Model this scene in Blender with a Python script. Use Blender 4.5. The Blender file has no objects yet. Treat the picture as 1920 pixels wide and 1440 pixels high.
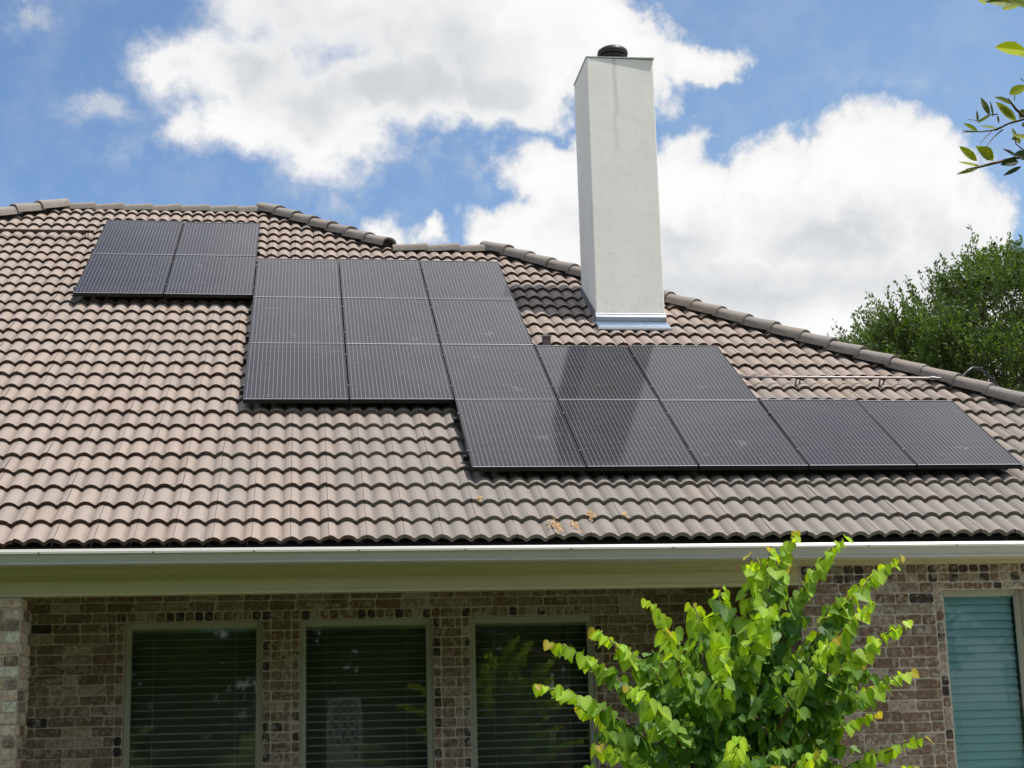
import bpy, bmesh, math, random
from mathutils import Vector, Matrix, noise as mnoise
rnd = random.Random(7)
SC = bpy.context.scene
COL = SC.collection
PI = math.pi
R = math.radians

# ------------------------------------------------------------------ camera
F_PX = 2892.895
YAW, PIT, ROL = R(-7.92727), R(11.97998), R(1.49153)
CAM = Vector((-1.46839, -13.21459, -2.08657))
CR = Matrix.Rotation(YAW, 3, 'Z') @ Matrix.Rotation(PIT, 3, 'X') @ Matrix.Rotation(ROL, 3, 'Y')
cd = bpy.data.cameras.new('camera')
cam = bpy.data.objects.new('camera', cd)
COL.objects.link(cam)
cd.sensor_width = 36.0
cd.lens = F_PX / 1920.0 * 36.0
cd.clip_start = 0.05
cd.clip_end = 3000.0
rt, fw, up = CR.col[0], CR.col[1], CR.col[2]
m3 = Matrix((rt, up, -fw)).transposed()
cam.matrix_world = Matrix.Translation(CAM) @ m3.to_4x4()
SC.camera = cam


def ray(x, y):
    return CR @ Vector(((x - 960.0) / F_PX, 1.0, -(y - 720.0) / F_PX))


def at(x, y, Y):
    """point of the vertical plane at depth Y seen at photo pixel x, y"""
    d = ray(x, y)
    return CAM + d * ((Y - CAM.y) / d.y)


# ------------------------------------------------------------------ render settings
SC.view_settings.view_transform = 'Standard'
SC.view_settings.look = 'None'
SC.view_settings.exposure = 0.0
SC.view_settings.gamma = 1.0
try:
    SC.cycles.use_denoising = True
    SC.cycles.denoiser = 'OPENIMAGEDENOISE'
    SC.cycles.max_bounces = 8
    SC.cycles.transparent_max_bounces = 12
except Exception:
    pass

# ------------------------------------------------------------------ sun
SUN = Vector((0.330, -0.150, 0.932)).normalized()
sd = bpy.data.lights.new('sun', 'SUN')
sd.energy = 5.0
sd.angle = R(0.5)
sd.color = (1.0, 0.965, 0.90)
sun = bpy.data.objects.new('sun', sd)
COL.objects.link(sun)
sun.rotation_euler = SUN.to_track_quat('Z', 'Y').to_euler()
sun.location = SUN * 60

# ------------------------------------------------------------------ sky with clouds
world = bpy.data.worlds.new("World")
SC.world = world
world.use_nodes = True
wt = world.node_tree
for n_ in list(wt.nodes):
    wt.nodes.remove(n_)


class NT:
    """tiny helper to write node graphs"""
    def __init__(s, tree):
        s.t = tree

    def n(s, typ, **kw):
        nd = s.t.nodes.new(typ)
        for k, v in kw.items():
            if k == 'ins':
                for kk, vv in v.items():
                    s.set(nd.inputs[kk], vv)
            else:
                setattr(nd, k, v)
        return nd

    def set(s, sock, v):
        if isinstance(v, bpy.types.NodeSocket):
            s.t.links.new(v, sock)
        elif isinstance(v, bpy.types.Node):
            s.t.links.new(v.outputs[0], sock)
        else:
            if sock.type == 'RGBA' and len(v) == 3:
                v = (*v, 1)
            sock.default_value = v

    def math(s, op, a, b=0.0, c=None, clamp=False):
        nd = s.n('ShaderNodeMath', operation=op, use_clamp=clamp)
        s.set(nd.inputs[0], a)
        s.set(nd.inputs[1], b)
        if c is not None:
            s.set(nd.inputs[2], c)
        return nd.outputs[0]

    def vmath(s, op, a, b=(0, 0, 0), scale=None):
        nd = s.n('ShaderNodeVectorMath', operation=op)
        s.set(nd.inputs[0], a)
        s.set(nd.inputs[1], b)
        if scale is not None:
            s.set(nd.inputs['Scale'], scale)
        return nd.outputs['Value'] if op in ('LENGTH', 'DOT_PRODUCT', 'DISTANCE') else nd.outputs[0]

    def remap(s, v, a, b, c=0.0, d=1.0, smooth=True):
        nd = s.n('ShaderNodeMapRange', interpolation_type='SMOOTHSTEP' if smooth else 'LINEAR')
        s.set(nd.inputs[0], v)
        for i, q in enumerate((a, b, c, d)):
            s.set(nd.inputs[i + 1], q)
        return nd.outputs[0]

    def noise(s, vec, scale, detail=4.0, rough=0.5, dist=0.0, color=False):
        nd = s.n('ShaderNodeTexNoise')
        if vec is not None:
            s.set(nd.inputs['Vector'], vec)
        s.set(nd.inputs['Scale'], scale)
        s.set(nd.inputs['Detail'], detail)
        s.set(nd.inputs['Roughness'], rough)
        s.set(nd.inputs['Distortion'], dist)
        return nd.outputs['Color' if color else 'Fac']

    def mix(s, fac, a, b, blend='MIX'):
        nd = s.n('ShaderNodeMix', data_type='RGBA', blend_type=blend)
        s.set(nd.inputs[0], fac)
        s.set(nd.inputs[6], a)
        s.set(nd.inputs[7], b)
        return nd.outputs[2]


W = NT(wt)
sky = W.n('ShaderNodeTexSky', sky_type='NISHITA', sun_disc=False)
sky.sun_elevation = math.asin(SUN.z)
sky.sun_rotation = math.atan2(SUN.x, SUN.y)
sky.altitude = 150.0
sky.air_density = 1.0
sky.dust_density = 0.6
sky.ozone_density = 1.0
tc = W.n('ShaderNodeTexCoord')
dirv = W.vmath('NORMALIZE', tc.outputs['Generated'])
gsep = W.n('ShaderNodeSeparateXYZ', ins={0: dirv})
# clear deep blue away from the sun, paler towards its side
tintc = W.mix(W.remap(gsep.outputs[0], -.2, .4), (1.05, 1.22, 1.37, 1), (1.36, 1.44, 1.46, 1))
bg_sky = W.n('ShaderNodeBackground', ins={'Color': W.mix(1.0, sky.outputs[0], tintc, 'MULTIPLY'), 'Strength': 0.112})
# domain warp gives the puffs their ragged rims
w1 = W.noise(dirv, 6.5, 6.0, 0.55, color=True)
w1 = W.vmath('SUBTRACT', w1, (0.5, 0.5, 0.5))
w2 = W.noise(dirv, 26.0, 5.0, 0.6, color=True)
w2 = W.vmath('SUBTRACT', w2, (0.5, 0.5, 0.5))
wd = W.vmath('ADD', W.vmath('SCALE', w1, scale=0.125), W.vmath('SCALE', w2, scale=0.042))
dw = W.vmath('ADD', dirv, wd)
sep = W.n('ShaderNodeSeparateXYZ', ins={0: dw})
az = W.math('ARCTAN2', sep.outputs[0], sep.outputs[1])
hor = W.math('SQRT', W.math('ADD', W.math('MULTIPLY', sep.outputs[0], sep.outputs[0]),
                            W.math('MULTIPLY', sep.outputs[1], sep.outputs[1])))
el = W.math('ARCTAN2', sep.outputs[2], hor)
azel = W.n('ShaderNodeCombineXYZ', ins={0: az, 1: el})


def azel_of(x, y):
    d = ray(x, y).normalized()
    return math.atan2(d.x, d.y), math.asin(d.z)


def blobs(lst):
    acc = None
    for (x, y, rx, ry, s) in lst:
        a, e = azel_of(x, y)
        k = F_PX
        v = W.vmath('SUBTRACT', azel, (a, e, 0))
        v = W.vmath('MULTIPLY', v, (k / rx, k / ry, 0))
        d = W.vmath('LENGTH', v)
        g = W.math('MULTIPLY_ADD', d, -s, s, clamp=True)
        acc = g if acc is None else W.math('SMOOTH_MAX', acc, g, 0.10)
    return acc


UP_CLOUD = [(640, -40, 420, 235, 1.1), (900, 40, 420, 260, 1.3), (400, 130, 170, 110, .95), (470, 150, 260, 160, 1.0), (640, 240, 330, 150, 1.1), (460, 262, 215, 110, .95),
            (560, 230, 230, 120, 1.0), (760, 200, 330, 150, 1.2), (960, 180, 250, 120, 1.1), (1150, 90, 190, 170, 1.1),
            (1290, 120, 170, 65, .75)]
LOW_CLOUD = [(1000, 460, 150, 110, 1.1), (1090, 385, 175, 165, 1.2), (1255, 370, 175, 170, 1.2),
             (1430, 375, 190, 170, 1.2), (1640, 340, 200, 190, 1.3), (1775, 390, 165, 190, 1.2),
             (1300, 560, 520, 240, 1.6), (1620, 560, 380, 260, 1.6), (1830, 590, 190, 230, 1.3),
             (700, 450, 150, 58, .8), (815, 455, 80, 50, .75)]
WISP = [(200, 225, 120, 55, .42), (50, 12, 110, 55, .42), (830, 335, 110, 50, .3), (600, 365, 150, 55, .25),
        (1620, 150, 200, 50, .16), (960, 330, 160, 60, .3), (240, 330, 120, 60, .2)]
dens = W.math('MAXIMUM', blobs(UP_CLOUD), blobs(LOW_CLOUD))
fine = W.noise(dirv, 55.0, 6.0, 0.62)
fine2 = W.noise(dirv, 17.0, 4.0, 0.5)
densn = W.math('ADD', dens, W.math('MULTIPLY', W.math('MULTIPLY', W.math('SUBTRACT', fine, 0.5), 0.46), W.remap(dens, 0.06, 0.30)))
alpha = W.remap(densn, W.remap(gsep.outputs[0], .02, .2, .10, .20), W.remap(gsep.outputs[0], .02, .2, .62, .50))
wispd = W.math('MULTIPLY', blobs(WISP), W.remap(W.noise(dirv, 34.0, 6.0, 0.65), 0.38, 0.72, 0.1, 2.4))
alpha = W.math('MAXIMUM', alpha, W.math('MINIMUM', wispd, 0.6))
# generic clouds over the rest of the dome
near = W.vmath('DOT_PRODUCT', dirv, tuple(fw))
gn = W.noise(dirv, 2.6, 7.0, 0.55, 0.3)
galpha = W.remap(gn, 0.44, 0.60)
galpha = W.math('MULTIPLY', galpha, W.remap(near, 0.93, 0.86))
northish = W.remap(gsep.outputs[1], 0.15, 0.60)
bank = W.math('MULTIPLY', W.math('MULTIPLY', northish, W.remap(gsep.outputs[2], 0.47, 0.60)),
              W.remap(W.noise(dirv, 3.2, 5.0, 0.5), 0.30, 0.62, 0.55, 1.0))
bank = W.math('MULTIPLY', bank, W.remap(gsep.outputs[0], -.15, .03, .25, 1.0))
bank = W.math('MULTIPLY', bank, W.math('MULTIPLY', W.remap(gsep.outputs[0], .22, .48, 1.0, .75), W.remap(gsep.outputs[2], .76, .86, 1.0, .62)))
galpha = W.math('MAXIMUM', galpha, bank)
alpha = W.math('MAXIMUM', alpha, galpha)
# light and grey inside the clouds
low_shade = blobs([(1250, 470, 260, 110, 1.0), (1560, 440, 300, 120, 1.1), (1450, 560, 520, 120, 1.0),
                   (1800, 470, 150, 130, .9), (780, 190, 420, 120, .7), (1010, 120, 260, 120, .5),
                   (560, 120, 260, 130, 1.0), (1130, 470, 180, 90, .8), (640, 160, 320, 150, 1.0), (900, 210, 300, 120, .9)])
sh = W.math('ADD', W.math('MULTIPLY', low_shade, 0.75), W.math('MULTIPLY', W.math('SUBTRACT', fine2, 0.5), 1.1))
sh = W.math('ADD', sh, W.math('MULTIPLY', blobs([(600, 110, 520, 230, 1.4)]), .30))
sh = W.math('MULTIPLY', W.remap(sh, 0.0, 0.85), W.remap(densn, 0.35, 0.95))
ccol = W.mix(sh, (1.0, 1.0, 1.0, 1), (0.655, 0.68, 0.71, 1))
thin = W.remap(densn, 0.15, 0.75, 0.80, 1.0)
high = W.math('MULTIPLY', northish, W.remap(gsep.outputs[2], 0.50, 0.64))      # cloud bank high above the roof, thin and glaring
stren = W.math('MULTIPLY', W.math('MULTIPLY', thin, W.remap(near, 0.45, 0.80, 1.05, 0.98)), W.math('MULTIPLY_ADD', high, 1.35, 1.0))
bg_cl = W.n('ShaderNodeBackground', ins={'Color': ccol, 'Strength': stren})
mixw = W.n('ShaderNodeMixShader', ins={0: alpha, 1: bg_sky.outputs[0], 2: bg_cl.outputs[0]})
wo = W.n('ShaderNodeOutputWorld', ins={'Surface': mixw.outputs[0]})


# ------------------------------------------------------------------ helpers
def empty(name, loc, label=None, cat=None, group=None):
    o = bpy.data.objects.new(name, None)
    COL.objects.link(o)
    o.location = loc
    o.empty_display_size = 0.1
    tag(o, label, cat, group)
    return o


def tag(o, label=None, cat=None, group=None, kind=None):
    if label: o['label'] = label
    if cat: o['category'] = cat
    if group: o['group'] = group
    if kind: o['kind'] = kind
    return o


class MB:
    def __init__(s):
        s.v = []; s.f = []; s.c = []; s.mi = []

    def add(s, vs, fs, col=(.5, .5, .5), mi=0):
        b = len(s.v)
        s.v.extend(tuple(x) for x in vs)
        s.f.extend([tuple(b + i for i in f) for f in fs])
        s.mi.extend([mi] * len(fs))
        if isinstance(col, list):
            s.c.extend(col)
        else:
            s.c.extend([col] * len(vs))

    def box(s, x0, x1, y0, y1, z0, z1, col=(.5, .5, .5), mi=0, f=None):
        vs = [(x, y, z) for z in (z0, z1) for y in (y0, y1) for x in (x0, x1)]
        if f: vs = [f(*p) for p in vs]
        s.add(vs, [(0, 2, 3, 1), (4, 5, 7, 6), (0, 1, 5, 4), (2, 6, 7, 3), (0, 4, 6, 2), (1, 3, 7, 5)], col, mi)

    def prism(s, pts, x0, x1, col=(.5, .5, .5), mi=0, slope=0.0, caps=True):
        """profile pts (y, z) extruded along x"""
        n = len(pts)
        vs = [(x, y, z + slope * x) for x in (x0, x1) for (y, z) in pts]
        fs = [(i, (i + 1) % n, n + (i + 1) % n, n + i) for i in range(n)]
        if caps:
            fs += [tuple(range(n - 1, -1, -1)), tuple(range(n, 2 * n))]
        s.add(vs, fs, col, mi)

    def tube(s, pts, radii, seg=8, col=(.5, .5, .5), mi=0, caps=True):
        pts = [Vector(p) for p in pts]
        if not hasattr(radii, '__len__'): radii = [radii] * len(pts)
        ref = None
        b = len(s.v)
        for i, p in enumerate(pts):
            t = (pts[min(i + 1, len(pts) - 1)] - pts[max(i - 1, 0)]).normalized()
            if ref is None:
                ref = Vector((0, 0, 1)) if abs(t.z) < .9 else Vector((1, 0, 0))
            a = t.cross(ref).normalized(); c = t.cross(a).normalized()
            ref = -t.cross(a).cross(t) if False else ref
            for k in range(seg):
                th = 2 * PI * k / seg
                s.v.append(tuple(p + (a * math.cos(th) + c * math.sin(th)) * radii[i]))
                s.c.append(col)
        for i in range(len(pts) - 1):
            for k in range(seg):
                k2 = (k + 1) % seg
                s.f.append((b + i * seg + k, b + i * seg + k2, b + (i + 1) * seg + k2, b + (i + 1) * seg + k)); s.mi.append(mi)
        if caps:
            s.f.append(tuple(b + k for k in range(seg))); s.mi.append(mi)
            e = b + (len(pts) - 1) * seg
            s.f.append(tuple(e + k for k in range(seg - 1, -1, -1))); s.mi.append(mi)

    def build(s, name, mats, parent=None, smooth=False, bevel=0, fixn=False, loc=None):
        me = bpy.data.meshes.new(name)
        vs = s.v
        if loc is not None:
            L = Vector(loc); vs = [tuple(Vector(p) - L) for p in vs]
        me.from_pydata(vs, [], s.f)
        ca = me.color_attributes.new('tint', 'FLOAT_COLOR', 'POINT')
        flat = []
        for c in s.c: flat.extend((c[0], c[1], c[2], 1.0))
        ca.data.foreach_set('color', flat)
        if not isinstance(mats, (list, tuple)): mats = [mats]
        for m in mats: me.materials.append(m)
        me.polygons.foreach_set('material_index', s.mi)
        if smooth: me.polygons.foreach_set('use_smooth', [True] * len(me.polygons))
        if fixn:
            bm = bmesh.new(); bm.from_mesh(me); bmesh.ops.recalc_face_normals(bm, faces=bm.faces); bm.to_mesh(me); bm.free()
        me.update()
        o = bpy.data.objects.new(name, me)
        COL.objects.link(o)
        if loc is not None: o.location = loc
        if parent is not None: setparent(o, parent)
        if bevel:
            b = o.modifiers.new('bevel', 'BEVEL'); b.width = bevel; b.segments = 2; b.limit_method = 'ANGLE'
        return o


def setparent(o, p):
    """parent while keeping the world place (no rotation or scale on parents here)"""
    w = Vector((0, 0, 0)); q = p
    while q is not None:
        w += q.location; q = q.parent
    o.location = o.location - w
    o.parent = p


# ------------------------------------------------------------------ materials
def newmat(name):
    m = bpy.data.materials.new(name); m.use_nodes = True
    t = m.node_tree
    for n_ in list(t.nodes): t.nodes.remove(n_)
    N = NT(t)
    out = N.n('ShaderNodeOutputMaterial')
    return m, N, out


def principled(N, out, col, rough=.6, metal=0.0, spec=.5, bump=None, bstr=.3, bdist=.01, extra=None):
    p = N.n('ShaderNodeBsdfPrincipled')
    N.set(p.inputs['Base Color'], col)
    N.set(p.inputs['Roughness'], rough)
    N.set(p.inputs['Metallic'], metal)
    N.set(p.inputs['Specular IOR Level'], spec)
    if extra:
        for k, v in extra.items(): N.set(p.inputs[k], v)
    if bump is not None:
        b = N.n('ShaderNodeBump', ins={'Strength': bstr, 'Distance': bdist, 'Height': bump})
        N.t.links.new(b.outputs[0], p.inputs['Normal'])
    N.t.links.new(p.outputs[0], out.inputs[0])
    return p


def simple(name, col, rough=.6, metal=0.0, spec=.5, var=0.12, scale=14.0, bstr=.12):
    m, N, out = newmat(name)
    tcn = N.n('ShaderNodeTexCoord').outputs['Object']
    nz = N.noise(tcn, scale, 6, .6)
    c = N.mix(nz, tuple(x * (1 - var) for x in col) + (1,), tuple(min(1, x * (1 + var)) for x in col) + (1,))
    principled(N, out, c, rough, metal, spec, N.noise(tcn, scale * 9, 3), bstr, .003)
    return m


def mat_tile():
    m, N, out = newmat('concrete_roof_tile')
    oc = N.n('ShaderNodeTexCoord').outputs['Object']
    at_ = N.n('ShaderNodeAttribute', attribute_name='tint').outputs['Color']
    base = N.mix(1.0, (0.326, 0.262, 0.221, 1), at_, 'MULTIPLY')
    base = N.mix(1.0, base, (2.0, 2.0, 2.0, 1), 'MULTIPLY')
    # weather staining, stronger and greyer towards the right hand lower part of the roof
    st = N.noise(N.vmath('MULTIPLY', oc, (1.0, 0.35, 0.35)), 1.15, 6, .6)
    sx = N.n('ShaderNodeSeparateXYZ', ins={0: oc})
    region = N.math('MULTIPLY', N.remap(sx.outputs[0], -3.2, 0.6), N.remap(sx.outputs[2], 2.0, 0.2))
    grey = N.math('MULTIPLY', N.remap(N.math('ADD', st, N.math('MULTIPLY', region, .33)), 0.50, 0.86), 0.8)
    base = N.mix(grey, base, (0.225, 0.205, 0.185, 1))
    streak = N.noise(N.vmath('MULTIPLY', oc, (34, 2.0, 2.0)), 1.0, 4, .6)
    base = N.mix(N.remap(streak, .50, .8, 0, .42), base, (0.175, 0.142, 0.118, 1))
    sp = N.noise(oc, 70, 3, .6)
    base = N.mix(N.remap(sp, .60, .76, 0, .40), base, (0.52, 0.49, 0.45, 1))
    blot = N.noise(oc, 8, 5, .62)
    base = N.mix(N.remap(blot, .44, .72, 0, .20), base, (0.25, 0.20, 0.168, 1))
    principled(N, out, base, .85, 0, .3, N.noise(oc, 260, 4, .65), .5, .004)
    return m


def mat_brick():
    m, N, out = newmat('tumbled_brick')
    oc = N.n('ShaderNodeTexCoord').outputs['Object']
    at_ = N.n('ShaderNodeAttribute', attribute_name='tint').outputs['Color']
    n1 = N.noise(oc, 26, 6, .65)
    c = N.mix(N.remap(n1, .3, .7), N.mix(1.0, at_, (.62, .6, .58, 1), 'MULTIPLY'), N.mix(1.0, at_, (1.35, 1.3, 1.25, 1), 'MULTIPLY'))
    wash = N.remap(N.math('ADD', N.noise(oc, 13, 7, .7), N.math('MULTIPLY', N.noise(oc, 3.1, 3, .5), .35)), .66, .86, 0, .72)
    c = N.mix(wash, c, (.43, .39, .34, 1))
    principled(N, out, c, .92, 0, .2, N.noise(oc, 90, 5, .7), .8, .006)
    return m


def mat_mortar():
    m, N, out = newmat('mortar')
    oc = N.n('ShaderNodeTexCoord').outputs['Object']
    c = N.mix(N.noise(oc, 30, 6, .65), (.36, .31, .25, 1), (.58, .52, .44, 1))
    principled(N, out, c, .95, 0, .15, N.noise(oc, 130, 4, .7), .8, .005)
    return m


def mat_stucco():
    m, N, out = newmat('white_stucco')
    oc = N.n('ShaderNodeTexCoord').outputs['Object']
    sx = N.n('ShaderNodeSeparateXYZ', ins={0: oc})
    n1 = N.noise(oc, 3.0, 6, .6)
    c = N.mix(N.remap(n1, .35, .7), (.95, .90, .835, 1), (.90, .85, .785, 1))
    blot = N.noise(oc, 9, 5, .65)
    c = N.mix(N.remap(blot, .56, .8, 0, .35), c, (.70, .685, .64, 1))
    # rain streak running down below the flue, and grime near the foot
    wob = N.math('MULTIPLY', N.math('SUBTRACT', N.noise(oc, 4, 3), .5), .10)
    dx = N.math('ABSOLUTE', N.math('SUBTRACT', N.math('ADD', sx.outputs[0], wob), 2.24))
    streak = N.math('MULTIPLY', N.remap(dx, .045, .004), N.remap(sx.outputs[2], 3.9, 5.5, 0, .32))
    streak = N.math('MULTIPLY', streak, N.remap(N.noise(N.vmath('MULTIPLY', oc, (30, 30, 3)), 1, 4), .25, .6, .25, 1))
    c = N.mix(streak, c, (.20, .20, .17, 1))
    foot = N.math('MULTIPLY', N.remap(sx.outputs[2], 2.75, 2.35), N.remap(N.noise(oc, 6, 4, .6), .45, .75, 0, .35))
    c = N.mix(foot, c, (.40, .40, .36, 1))
    bmp = N.math('ADD', N.noise(oc, 60, 5, .7), N.math('MULTIPLY', N.noise(oc, 9, 3), 1.2))
    principled(N, out, c, .92, 0, .2, bmp, .22, .008)
    return m


def mat_cell():
    m, N, out = newmat('solar_glass')
    at_ = N.n('ShaderNodeTexCoord').outputs['UV']
    sx = N.n('ShaderNodeSeparateXYZ', ins={0: at_})
    # 24 pale busbars running up the slope, fainter cell seams across
    fr = N.math('FRACT', N.math('MULTIPLY', sx.outputs[0], 24.0))
    line = N.remap(N.math('ABSOLUTE', N.math('SUBTRACT', fr, .5)), .075, .035, 0, 1, False)
    fr2 = N.math('FRACT', N.math('MULTIPLY', sx.outputs[1], 10.0))
    seam = N.remap(N.math('ABSOLUTE', N.math('SUBTRACT', fr2, .5)), .016, .008, 0, .25, False)
    oc = N.n('ShaderNodeTexCoord').outputs['Object']
    oi = N.n('ShaderNodeObjectInfo').outputs['Random']
    oc = N.vmath('ADD', oc, N.n('ShaderNodeCombineXYZ', ins={0: N.math('MULTIPLY', oi, 37.0), 1: N.math('MULTIPLY', oi, 11.0), 2: 0.0}).outputs[0])
    blue = N.mix(N.noise(oc, 1.1, 3, .6), (.013, .012, .013, 1), (.012, .013, .026, 1))
    c = N.mix(line, blue, (.17, .165, .17, 1))
    c = N.mix(seam, c, (.2, .2, .2, 1))
    # dust film with bird smudges
    dust = N.remap(N.noise(N.vmath('MULTIPLY', oc, (1, 1, 1)), 2.3, 6, .65), .25, .8, .010, .040)
    sm = N.remap(N.noise(N.vmath('ADD', oc, (7.7, 1.3, 0)), 3.4, 5, .75), .62, .76, 0, .17)
    spk = N.n('ShaderNodeTexVoronoi', ins={'Vector': oc, 'Scale': 21.0})
    spd = N.remap(spk.outputs['Distance'], .055, .03, 0, 1)
    spd = N.math('MULTIPLY', spd, N.remap(N.noise(oc, 1.7, 2), .52, .6, 0, .55))
    c = N.mix(dust, c, (.42, .39, .36, 1))
    c = N.mix(N.math('MAXIMUM', sm, spd), c, (.55, .54, .52, 1))
    df = N.n('ShaderNodeBsdfDiffuse', ins={'Color': c})
    gl = N.n('ShaderNodeBsdfGlossy', ins={'Color': (.985, .975, 1, 1), 'Roughness': .09})
    fr_ = N.math('MULTIPLY', N.n('ShaderNodeFresnel', ins={'IOR': 1.45}).outputs[0], .47)
    mx = N.n('ShaderNodeMixShader', ins={0: fr_, 1: df.outputs[0], 2: gl.outputs[0]})
    N.t.links.new(mx.outputs[0], out.inputs[0])
    return m


def mat_glass(name, tint, ior):
    m, N, out = newmat(name)
    tr = N.n('ShaderNodeBsdfTransparent', ins={'Color': tint})
    oc = N.n('ShaderNodeTexCoord').outputs['Object']
    b = N.n('ShaderNodeBump', ins={'Strength': .05, 'Distance': .02, 'Height': N.noise(oc, 1.6, 2)})
    gl = N.n('ShaderNodeBsdfGlossy', ins={'Color': (1, 1, 1, 1), 'Roughness': .02, 'Normal': b.outputs[0]})
    fr = N.n('ShaderNodeFresnel', ins={'IOR': ior})
    mx = N.n('ShaderNodeMixShader', ins={0: fr.outputs[0], 1: tr.outputs[0], 2: gl.outputs[0]})
    N.t.links.new(mx.outputs[0], out.inputs[0])
    return m


def mat_leaf(name, boost=1.0, trans=.5):
    m, N, out = newmat(name)
    at_ = N.n('ShaderNodeAttribute', attribute_name='tint').outputs['Color']
    oc = N.n('ShaderNodeTexCoord').outputs['Object']
    c = N.mix(N.noise(oc, 60, 3), N.mix(1.0, at_, (.75, .8, .7, 1), 'MULTIPLY'), N.mix(1.0, at_, (1.2, 1.15, 1.2, 1), 'MULTIPLY'))
    p = N.n('ShaderNodeBsdfPrincipled', ins={'Base Color': c, 'Roughness': .50, 'Specular IOR Level': .28})
    tcx = N.mix(1.0, c, (1.75 * boost, 1.6 * boost, .5 * boost, 1), 'MULTIPLY')
    t = N.n('ShaderNodeBsdfTranslucent', ins={'Color': tcx})
    mx = N.n('ShaderNodeMixShader', ins={0: trans, 1: p.outputs[0], 2: t.outputs[0]})
    N.t.links.new(mx.outputs[0], out.inputs[0])
    return m


def mat_lawn():
    m, N, out = newmat('lawn')
    oc = N.n('ShaderNodeTexCoord').outputs['Object']
    c = N.mix(N.noise(oc, .8, 6, .6), (.085, .125, .03, 1), (.15, .19, .05, 1))
    c = N.mix(N.remap(N.noise(oc, 40, 4), .4, .7, 0, .6), c, (.05, .085, .02, 1))
    principled(N, out, c, .95, 0, .1, N.noise(oc, 120, 4), 1, .03)
    return m


M_TILE = mat_tile(); M_BRICK = mat_brick(); M_MORTAR = mat_mortar(); M_STUCCO = mat_stucco(); M_CELL = mat_cell()
M_CAP = mat_tile()
M_CAP.name = 'ridge_tile'
M_PAINT = simple('beige_painted_board', (.49, .44, .255), .55, var=.07, scale=3)
M_GUTTER = simple('gutter_paint', (.46, .45, .40), .35, var=.08, scale=5, bstr=.04)
M_FRAME = simple('window_frame_paint', (.36, .37, .30), .45, var=.06)
M_BLIND = simple('blind_slat', (.80, .84, .80), .5, var=.05)
M_BLINDR = simple('pale_blind_slat', (.46, .68, .72), .5, var=.04)
M_GLASS = mat_glass('dark_screened_glass', (.84, .90, .88, 1), 1.70)
M_GLASSR = mat_glass('clear_window_glass', (.80, .92, .93, 1), 1.42)
M_BLACK = simple('black_anodised_frame', (.012, .012, .014), .45, .0, .25, bstr=.03)
M_CLAMP = simple('dark_clamp', (.09, .09, .095), .5, .3, .4)
M_EDGE = simple('pale_edge_highlight', (.42, .42, .44), .35, .6, .5, bstr=.03)
M_STEEL = simple('galvanised_flashing', (.42, .44, .50), .30, .9, .5, var=.16, scale=5, bstr=.05)
M_PIPE = simple('galvanised_conduit', (.30, .265, .255), .45, .5, .5, var=.1)
M_RUBBER = simple('black_flexible_conduit', (.02, .02, .02), .35)
M_FLUE = simple('black_flue_metal', (.030, .024, .022), .42, .3, var=.4, scale=9)
M_DECK = simple('roof_underlay', (.035, .030, .028), .95)
M_DARK = simple('dark_room', (.30, .32, .30), .9)
M_BARK = simple('bark', (.095, .072, .052), .9, var=.4, scale=25, bstr=.8)
M_TWIG = simple('redbud_twig', (.12, .075, .05), .7, var=.3, scale=30)
M_LEAF = mat_leaf('redbud_leaf', 1.25, .42)
M_OAK = mat_leaf('oak_leaf', 1.0, .32)
M_NEAR = mat_leaf('near_leaf', 1.2, .45)
M_CONC = simple('patio_concrete', (.15, .135, .12), .9, var=.15, scale=2)
M_LAWN = mat_lawn()
M_LITTER = simple('dry_leaf', (.46, .27, .10), .8, var=.4, scale=50)

# ------------------------------------------------------------------ ground
GZ = -3.72
g = MB(); n = 24
pts = []
S = 400.0
g.add([(-S, -S, GZ), (S, -S, GZ), (S, S, GZ), (-S, S, GZ)], [(0, 1, 2, 3)])
tag(g.build('lawn', M_LAWN), kind='structure')
g = MB(); g.box(-7.5, 2.62, -1.6, .84, GZ - .1, GZ + .10)
tag(g.build('patio', M_CONC, bevel=.01), kind='structure')

M_PALE = simple('bounce_slab_pale', (.56, .52, .46), .9, var=.12, scale=2)
g = MB(); g.box(3.1, 9.2, -5.2, -.70, GZ - .1, GZ + .06)  # added unseen slab, bounces sunlight up onto the projecting wall
tag(g.build('bounce_slab', M_PALE, bevel=.01), kind='structure')

# ------------------------------------------------------------------ house
AP = R(32.4327)
CA, SA = math.cos(AP), math.sin(AP)


def RP(u, v, h):
    """roof frame: u along the eave, v up the slope from the lowest panel edge, h above the panel glass plane"""
    return Vector((u, v * CA - h * SA, v * SA + h * CA))


house = empty('brick_house', (0, 0, GZ),
              'tan brick house with a brown concrete tile hip roof, white stucco chimney and covered porch', 'house')
V0 = -1.131            # eave
EXPO = 0.345           # course exposure
PB = 0.1515            # one roll of tile
HB = -0.183            # valley level of the tiles
HT = 0.049             # height of a roll
U_L = -9.06
UO = -0.9495 - PB / 2  # a valley line
# outline of the front slope in (u, v)
HIPL = ((-4.80, 9.52), (-9.3, 5.75))
RID1 = 9.53
JOG = (-0.36, 7.64)
RID2 = 7.60
HIP2A = (1.02, 7.60)
slope2 = 1.172
U_R = HIP2A[0] + (HIP2A[1] - V0) / slope2


def vmax(u):
    if u < -4.80: return 9.52 - (-4.80 - u) * (9.52 - 5.75) / 4.5
    if u < -1.98: return RID1
    if u < JOG[0]: return RID1 - (u + 1.98) * (RID1 - JOG[1]) / (JOG[0] + 1.98)
    if u < HIP2A[0]: return RID2
    return HIP2A[1] - (u - HIP2A[0]) * slope2


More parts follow.
